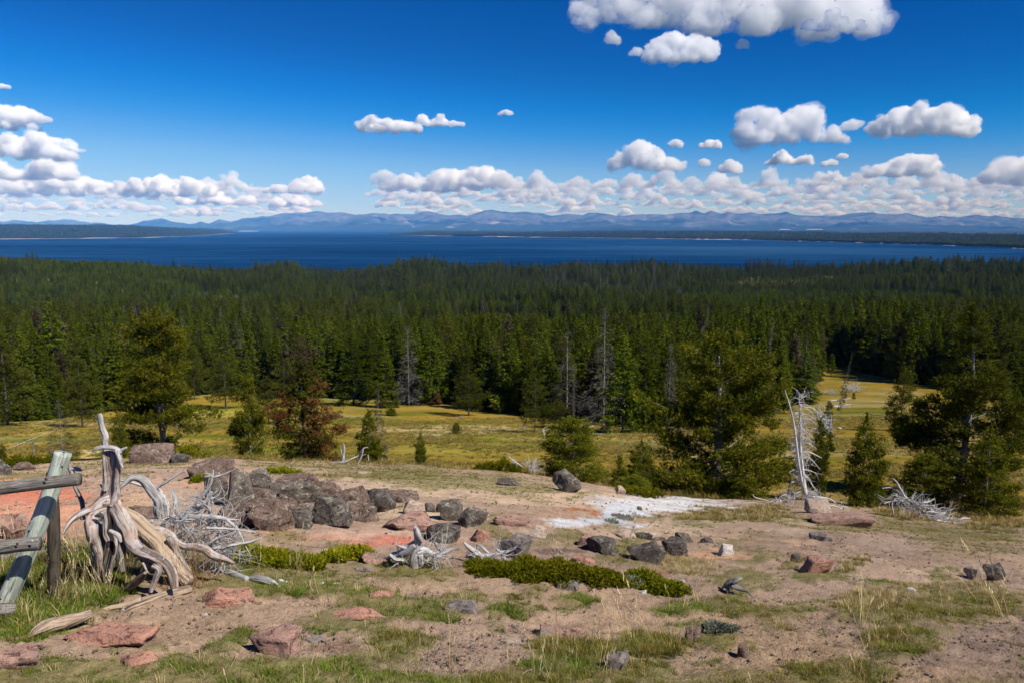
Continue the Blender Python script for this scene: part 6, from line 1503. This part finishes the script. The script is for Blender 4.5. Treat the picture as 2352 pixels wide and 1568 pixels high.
# ------------------------------------------------------------------ rail fence
def fence():
    foot = GP(60, 1440)
    e = tag(empty('rail_fence', foot), 'end of a log rail fence with a pale green slanted brace post', 'fence')
    def log(name, fr, pts, d, mat, sides=44, label=None, g=.06):
        P, R = wood_path(fr, pts, d); b = Buf(); tube(b, P, R, sides, n=60, seed=int(pts[0][0]) + 7, grain=g)
        o = obj(name, b.mesh(name, [M[mat]]), e); o.location = -foot
        if label: o['label'] = label
        return P, R
    log('brace_post', R1, [(577, 475, 76), (480, 790, 77), (360, 1120, 78), (170, 1570, 80), (20, 1900, 82), (-120, 2200, 84)], [5.95, 5.75], 'greenpost', 34, 'pale green slanted post')
    log('post', R1, [(464, 655, 38), (480, 900, 50), (490, 1100, 54), (492, 1400, 56), (496, 1750, 58)], 6.22, 'darkpost', 20, 'dark upright post')
    log('rail', R1, [(728, 715, 57), (500, 742, 57), (250, 770, 58), (0, 800, 60), (-400, 845, 60), (-1100, 920, 62)], [5.72, 5.6], 'greyrail')
    log('rail', R1, [(366, 1303, 62), (200, 1316, 62), (0, 1340, 64), (-400, 1380, 64), (-1100, 1450, 66)], [5.66, 5.55], 'greyrail')
    log('rail', R2, [(122, 888, 62), (60, 892, 62), (-100, 905, 64), (-500, 930, 64), (-1100, 990, 66)], [5.62, 5.5], 'greyrail')
    log('rail', R1, [(745, 622, 22), (700, 618, 20), (655, 612, 20)], 6.6, 'silver') if False else None
    def knots(name, lst, mat, d, rr):
        for fr, x, y in lst:
            p = PX(*fr(x, y), d); s_ = mpp(p)
            V, T = ICO[2]; sc = fr(1, 0)[0] - fr(0, 0)[0]
            me = mesh(name, V * np.array([rr, rr * .45, rr]) * sc * s_, tris=T, smooth=True, mats=[M[mat]])
            o = obj(name, me, e); o.location = p - foot
    knots('knot', [(R1, 583, 473), (R1, 568, 602)], 'knot', 5.885, 9); knots('knot', [(R1, 290, 1078), (R1, 264, 1186)], 'knot', 5.80, 9); knots('knot', [(R2, 110, 550), (R2, 5, 795)], 'knot', 5.72, 10)
    knots('bolt', [(R1, 420, 715)], 'bolt', 5.625, 15); knots('bolt', [(R1, 158, 1305), ], 'bolt', 5.56, 13); knots('bolt', [(R1, 292, 1280)], 'steel', 5.57, 15)
fence()

# ------------------------------------------------------------------ shrubs: prostrate juniper and sage
def sprig_patch(name, label, cat, fr, ells, mat, hgt, n, seed, size=.09, d=None, K=9, lie=.35):
    rng = np.random.default_rng(seed); V = []; tn = []; org = None
    sc = fr(1, 0)[0] - fr(0, 0)[0]; tot = sum(e[2] * e[3] for e in ells)
    for cx, cy_, rx, ry in ells:
        m = int(n * rx * ry / tot)
        a = rng.uniform(0, 2 * PI, m); q = np.sqrt(rng.uniform(0, 1, m))
        edge = 1 + .2 * np.sin(a * 3 + seed) + .14 * np.sin(a * 7 + seed * 2) + rng.normal(0, .09, m)
        X, Y = fr(cx, cy_ + ry)
        gp = GP(X, Y) if d is None else PX(X, Y, d)
        # footprint: width rx, depth from rows of ground; the mound rises from it
        dN = ground_d(*fr(cx, cy_ + ry)) if d is None else d - .3
        dF = ground_d(*fr(cx, cy_ - ry * .2)) if d is None else d + .8
        dF = min(dF, dN + 6 * rx * sc * mpp(gp))
        dc_ = (dN + dF) / 2; hw = rx * sc * mpp(PX(*fr(cx, cy_), dc_)); hd = (dF - dN) / 2
        cX = PX(*fr(cx, cy_), dc_).x
        x = cX + np.cos(a) * q * edge * hw; y = dc_ + np.sin(a) * q * edge * hd
        top = PX(*fr(cx, cy_ - ry), dc_ + hd * .4).z - float(H(cX, dc_ + hd * .4))
        hh = max(.04, min(hgt, max(top, .05)))
        dome = np.clip(1 - q ** 2.0, 0, 1) ** .6 * np.clip(.62 + .85 * n2(x, y, .38, 3, seed), .08, 1.3)
        z = H(x, y) + hh * dome * (1 - .35 * rng.uniform(0, 1, m) ** 3)
        B = np.stack([x, y, z], -1)
        if org is None: org = np.array([cX, dc_, float(H(cX, dc_))])
        td = np.stack([np.cos(a) * q * .7, np.sin(a) * q * .7, np.full(m, 1 - lie)], -1) + rng.normal(0, .22, (m, 3))
        td /= np.linalg.norm(td, axis=1)[:, None]
        sz = size * rng.uniform(.6, 1.3, m)
        base_t = np.clip(.3 + .35 * dome / 1.1 + rng.normal(0, .18, m), 0, 1)
        off = rng.uniform(0, .8, (m, K)); D = td[:, None] + rng.normal(0, .55, (m, K, 3)); D /= np.linalg.norm(D, axis=2)[..., None]
        C0 = B[:, None] + td[:, None] * (off * sz[:, None])[..., None]
        W = np.cross(D, rng.normal(0, 1, (m, K, 3))); W /= np.linalg.norm(W, axis=2)[..., None] + 1e-9
        l = (sz * .42)[:, None, None] * rng.uniform(.7, 1.2, (m, K, 1)); w = (sz * .10)[:, None, None]
        V.append(np.stack([C0 + W * w, C0 - W * w, C0 + D * l], 2).reshape(-1, 3)); tn.append(np.repeat(np.clip(base_t[:, None] + off * .35 - .1, 0, 1).ravel(), 3))
    V = np.concatenate(V) - org
    me = mesh(name, V, tris=np.arange(len(V)).reshape(-1, 3), attrs={'tint': np.concatenate(tn)}, mats=[M[mat]])
    return tag(obj(name, me, None, org), label, cat, 'low shrubs on the slope')
sprig_patch('juniper', 'long bright green juniper mat across the middle of the slope', 'shrub', R4, [(150, 1215, 250, 70), (450, 1235, 280, 95), (780, 1250, 260, 95), (1020, 1290, 190, 85)], 'juniper', .13, 9500, 1, .066)
sprig_patch('juniper', 'smaller juniper running diagonally right of the long mat', 'shrub', R4, [(1380, 1320, 130, 60), (1500, 1380, 130, 60), (1620, 1410, 100, 45)], 'juniper', .12, 2600, 2, .08)
sprig_patch('juniper', 'low juniper beside the white twig tangle', 'shrub', R3, [(120, 1120, 190, 80), (380, 1150, 210, 80), (560, 1180, 120, 60)], 'juniper', .16, 4200, 3, .09)
sprig_patch('juniper', 'juniper strip between the white streak and the rounded boulder', 'shrub', R3, [(800, 1130, 90, 35), (960, 1105, 130, 42)], 'juniper', .14, 1800, 4, .09)
sprig_patch('juniper', 'domed juniper on the crest at the far left', 'shrub', R1, [(270, 575, 185, 50)], 'juniper', .35, 1500, 5, .13)
sprig_patch('juniper', 'juniper behind the barrel-shaped boulder', 'shrub', R1, [(1710, 495, 140, 42)], 'juniper', .35, 1300, 6, .13)
sprig_patch('juniper', 'thin juniper strip along the top of the outcrop', 'shrub', R3, [(345, 402, 125, 22)], 'juniper', .2, 900, 7, .11)
sprig_patch('juniper', 'small juniper tuft left of the grey slab', 'shrub', R1, [(1835, 715, 50, 42)], 'juniper', .2, 500, 8, .10)
sprig_patch('shrub', 'small green shrub at the left foot of the big round pine', 'shrub', R4, [(1290, 560, 130, 40), (1420, 580, 80, 30)], 'juniper', .4, 1600, 9, .13)
sprig_patch('shrub', 'yellow-green shrub under the grey twiggy brush', 'shrub', R4, [(220, 320, 110, 55), (60, 330, 90, 40)], 'juniper', .45, 1500, 10, .14, d=28.8)
sprig_patch('sage', 'blue-grey plant growing in the white ground', 'shrub', R4, [(1200, 775, 70, 32), (1110, 815, 50, 22)], 'sage', .06, 420, 11, .06)
sprig_patch('sage', 'pale silver-green plant between the two junipers', 'shrub', R4, [(1290, 1335, 50, 18), (1370, 1375, 45, 24)], 'sage', .08, 500, 12, .06)
sprig_patch('sage', 'grey-green plant at the bottom right of centre', 'shrub', R7, [(2010, 770, 120, 32)], 'sage', .07, 500, 13, .06)

# ------------------------------------------------------------------ grass
def tuft_obj(nm, seed, n, hgt, spread, width, mat, bend=.5, up=1.0, head=False):
    rng = np.random.default_rng(seed); V = []; T = []; tn = []; k = 0
    for i in range(n):
        a = rng.uniform(0, 2 * PI); r = spread * rng.uniform(0, 1) ** .7; h = hgt * rng.uniform(.45, 1.1)
        b0 = np.array([math.cos(a) * r * .45, math.sin(a) * r * .45, -.01]); out = np.array([math.cos(a + rng.normal(0, .5)), math.sin(a + rng.normal(0, .5)), 0])
        lean = rng.uniform(.1, 1) * bend * h; side = np.cross(out, [0, 0, 1]) * width * .5 * rng.uniform(.7, 1.2)
        p1 = b0 + out * lean * .3 + np.array([0, 0, h * .55 * up]); p2 = b0 + out * lean + np.array([0, 0, h * up * rng.uniform(.75, 1)])
        V += [b0 - side, b0 + side, p1 - side * .8, p1 + side * .8, p2]; T += [(k, k + 1, k + 3), (k, k + 3, k + 2), (k + 2, k + 3, k + 4)]; k += 5
        t0 = rng.uniform(.05, .85); tn += [t0 * .5, t0 * .5, t0, t0, min(1, t0 + .25)]
        if head:
            for q in range(3):
                c = p2 - out * .01 * q - np.array([0, 0, .016 * q]); V += [c - side * 2.2, c + side * 2.2, c + np.array([0, 0, .028])]; T += [(k, k + 1, k + 2)]; k += 3; tn += [.8, .8, 1]
    return bpy.data.objects.new(nm, mesh(nm, V, tris=T, attrs={'tint': tn}, mats=[M[mat]]))
TP = []
for q, (mt, hh, bd) in enumerate((('grass_green', .045, 1.1), ('grass_olive', .055, 1.0), ('grass_gold', .080, .9), ('grass_straw', .12, .7))):
    for v in range(3): TP.append(tuft_obj('tuft%d_%d' % (q, v), 800 + q * 10 + v, 30 if q < 3 else 16, hh * (1 + .25 * v), .095, .0042, mt, bd))
STEMS = [tuft_obj('stem%d' % v, 860 + v, (3, 5, 2)[v], .34, .05, .0028, 'grass_straw', .55, head=True) for v in range(3)] + [tuft_obj('stemb%d' % v, 870 + v, 4, .26, .05, .003, 'grass_gold', .5, head=True) for v in range(2)]

def build_grass():
    rng = np.random.default_rng(77)
    n = 420000
    y = 1 / rng.uniform(1 / (DC + 3), 1 / 2.6, n); y = np.where(rng.random(n) < .45, rng.uniform(6, DC + 3, n), y)
    x = rng.uniform(-.80, .80, n) * (y + 1)
    z = H(x, y); C, G, Hh, nearm, px, py = cover(x, y, z)
    g = G.max(0); kind = G.argmax(0)
    clump = np.clip(.75 + .65 * n2(x, y, .6, 3, 81), 0, 1.25)
    keep = rng.random(n) < g * clump * np.clip(.55 + 3.2 / y, .3, 1)
    keep |= (rng.random(n) < .006) & (nearm > .5)
    keep &= ~((py < 1110) & (px > 1380) & (y < 30)) | (g > .3)
    x, y, z, kind, g, Hh = x[keep], y[keep], z[keep], kind[keep], g[keep], Hh[keep]
    m = len(x); q = rng.random(m)
    mixk = np.where(q < .16, np.clip(kind + 1, 0, 3), np.where(q < .42, np.clip(kind - 1, 0, 3), np.where(q < .43, 3, kind)))
    I = mixk * 3 + rng.integers(0, 3, m)
    S = rng.uniform(.5, 1.15, m) * np.where(kind == 0, 1.1, .9) * np.clip(Hh, .6, 1.45) * (1 + np.clip(y - 9, 0, 20) * .04)
    R = np.stack([rng.normal(0, .12, m), rng.normal(0, .12, m), rng.uniform(0, 6.28, m)], -1)
    scatter('grass', TP, np.stack([x, y, z], -1), R, S, I, 'patchy green and dry bunch grass growing over the stony slope')
    st = rng.random(m) < np.clip(.013 * np.clip(Hh, .5, 2) ** 2, 0, .2) * (y < 16)
    k = st.sum(); scatter('dry_grass_stems', STEMS, np.stack([x, y, z], -1)[st], R[st] * np.array([1.5, 1.5, 1]), rng.uniform(.6, 1.25, k) * np.clip(Hh[st], .7, 1.5), rng.integers(0, 5, k), 'thin straw-coloured grass stems with seed heads')
    # single tall stems the picture shows in front
    P = []; 
    for fr, X, Y in ((R7, 590, 1190), (R7, 600, 1150), (R7, 450, 1130), (R7, 930, 1180), (R7, 1100, 1170), (R7, 1150, 1170), (R7, 1210, 700), (R7, 1290, 850), (R7, 1420, 780), (R6, 690, 560), (R6, 720, 560), (R6, 1560, 1130), (R6, 1500, 1170), (R6, 1770, 1060), (R6, 440, 430), (R6, 430, 330), (R6, 170, 230), (R6, 1130, 560), (R6, 1270, 690),
                     (R8, 1850, 600), (R8, 2110, 650), (R8, 2220, 660), (R8, 960, 740), (R8, 990, 720), (R8, 880, 980), (R8, 290, 1100), (R8, 1000, 1190), (R8, 1410, 900), (R8, 1150, 1080), (R8, 2050, 560), (R2, 280, 700), (R2, 690, 640), (R2, 820, 700), (R2, 890, 780), (R2, 700, 480), (R2, 470, 480), (R2, 560, 900), (R2, 1240, 700), (R2, 1170, 560), (R2, 1740, 720), (R2, 1760, 640), (R2, 1650, 640), (R2, 450, 940), (R7, 1900, 330), (R7, 1850, 380), (R7, 1170, 170), (R7, 740, 200)):
        p = GP(*fr(X, Y)); P.append(p[:])
    P = np.array(P); k = len(P); P = np.vstack([P, P + rng.normal(0, .06, P.shape) * np.array([1, 1, 0])]); P[:, 2] = H(P[:, 0], P[:, 1]); k = len(P)
    scatter('tall_grass_stems', STEMS[:3], P, np.stack([rng.normal(0, .3, k), rng.normal(0, .3, k), rng.uniform(0, 6, k)], -1), rng.uniform(1.1, 2.0, k) * np.clip(P[:, 1] / 6, .6, 1.4), rng.integers(0, 3, k), 'tall bent straw stems rising from the nearest grass')
    # meadow grass beyond the crest
    n = 60000; y = rng.uniform(DC + 1, 150, n) ** 1.0; x = rng.uniform(-.72, .72, n) * y; z = H(x, y); px, py = to_px(x, y, z)
    fb = np.interp(px, _fbx, _fbd); c = n2(x, y, 9, 3, 91)
    ok = (y < fb) & (rng.random(n) < np.clip(.35 + .8 * c, .05, 1)); x, y, z, c = x[ok], y[ok], z[ok], c[ok]; m = len(x)
    I = np.where(rng.random(m) < .75, 6 + rng.integers(0, 3, m), 3 + rng.integers(0, 3, m))
    scatter('meadow_grass', TP, np.stack([x, y, z], -1), np.stack([rng.normal(0, .1, m), rng.normal(0, .1, m), rng.uniform(0, 6, m)], -1), np.stack([rng.uniform(2, 5, m) * (1 + y / 90), rng.uniform(2, 5, m) * (1 + y / 90), rng.uniform(1.6, 3.2, m)], -1), I, 'golden dry grass of the meadow below the hill')
build_grass()

def red_stalks():
    """rusty dry stalks standing round the stump"""
    rng = np.random.default_rng(6); b = Buf()
    for fr, X, Y, n in ((R2, 1170, 560, 26), (R2, 1740, 700, 34), (R2, 1220, 420, 12), (R2, 560, 620, 16), (R2, 800, 620, 12), (R5, 1450, 800, 40), (R5, 2250, 860, 40)):
        p = GP(*fr(X, Y))
        for k in range(n):
            q = p + Vector((rng.normal(0, .12), rng.normal(0, .1), 0)); q.z = float(H(q.x, q.y)); hh = rng.uniform(.2, .6); dx, dy = rng.normal(0, .18, 2) * hh
            lo_tube(b, np.array([q[:], (q.x + dx * .4, q.y + dy * .4, q.z + hh * .5), (q.x + dx, q.y + dy, q.z + hh)]), np.array([.0022, .0018, .0008]), 3)
    o = obj('dry_stalks', b.mesh('dry_stalks', [M['rusty_stalk']])); tag(o, 'rusty brown dry stalks round the stump and brush heap', kind='stuff')
M['rusty_stalk'] = m_plain('rusty_stalk', (.30, .15, .06))
red_stalks()

# ------------------------------------------------------------------ gravel
def build_gravel():
    rng = np.random.default_rng(55)
    G6 = []
    for k in range(8):
        me = rock_mesh(900 + k, 1, rng.uniform(.7, 1.0), rng.uniform(.5, .8), M[('r_pale', 'r_brown', 'r_pink', 'r_dark', 'r_grey', 'r_brown', 'r_pale', 'r_salmon')[k]], sub=2, ncut=9, rough=.1)
        G6.append(bpy.data.objects.new('pebble%d' % k, me))
    n = 130000
    y = 1 / rng.uniform(1 / 22., 1 / 2.8, n); x = rng.uniform(-.80, .80, n) * (y + 1)
    z = H(x, y); C, G, Hh, nearm, px, py = cover(x, y, z)
    cl = np.clip(.35 + .9 * n2(x, y, 1.1, 3, 57), 0.02, 1) + .2 * (px > 1500) * (py > 1380)
    white = C[:, 2] > .5
    ok = (rng.random(n) < (1 - G.max(0) * .85) * cl) & (~white | (rng.random(n) < .12))
    x, y, z = x[ok], y[ok], z[ok]; m = len(x)
    S = .0065 + .009 * rng.pareto(2.6, m).clip(0, 3.0) * .85
    S = S * (1 + np.clip(y - 7, 0, 15) * .06)
    scatter('gravel', G6, np.stack([x, y, z + S * .1], -1), np.stack([rng.normal(0, .3, m), rng.normal(0, .3, m), rng.uniform(0, 6, m)], -1), S, rng.choice(8, m, p=[.3, .12, .2, .05, .12, .08, .08, .05]), 'loose gravel and small stones on the bare soil')
    # white sinter chips in the dark hollow
    P = []
    for k in range(60):
        p = GP(*R4(rng.uniform(430, 760), rng.uniform(1060, 1150))); P.append(p[:])
    for k in range(40):
        p = GP(*R3(rng.uniform(620, 850), rng.uniform(1085, 1125))); P.append(p[:])
    scatter('white_chips', [bpy.data.objects.new('chip', rock_mesh(931, 1, .8, .5, M['r_white'], 2))], P, rng.uniform(0, 3, (100, 3)), rng.uniform(.02, .06, 100), np.zeros(100), 'scattered white sinter chips')
build_gravel()
def build_litter():
    rng = np.random.default_rng(58); pr = []
    for k in range(4):
        b = Buf(); p = np.cumsum(np.vstack([[0, 0, 0], rng.normal(0, .12, (5, 3)) * [1, 1, .15] + [.2, 0, 0]]), 0); lo_tube(b, p, np.linspace(.016, .006, 6), 4)
        pr.append(bpy.data.objects.new('twig%d' % k, b.mesh('twig%d' % k, [M[('silver2', 'greyrail', 'tanlog', 'greyrail')[k]]])))
    n = 1300; y = 1 / rng.uniform(1 / 24., 1 / 2.8, n); x = rng.uniform(-.8, .8, n) * (y + 1)
    scatter('twig_litter', pr, np.stack([x, y, H(x, y) + .006], -1), np.stack([rng.normal(0, .15, n), rng.normal(0, .1, n), rng.uniform(0, 6, n)], -1), rng.uniform(.05, .22, n), rng.integers(0, 4, n), 'small broken twigs littering the bare soil')
build_litter()
print('total', len(bpy.data.objects), sum(len(m.polygons) for m in bpy.data.meshes))
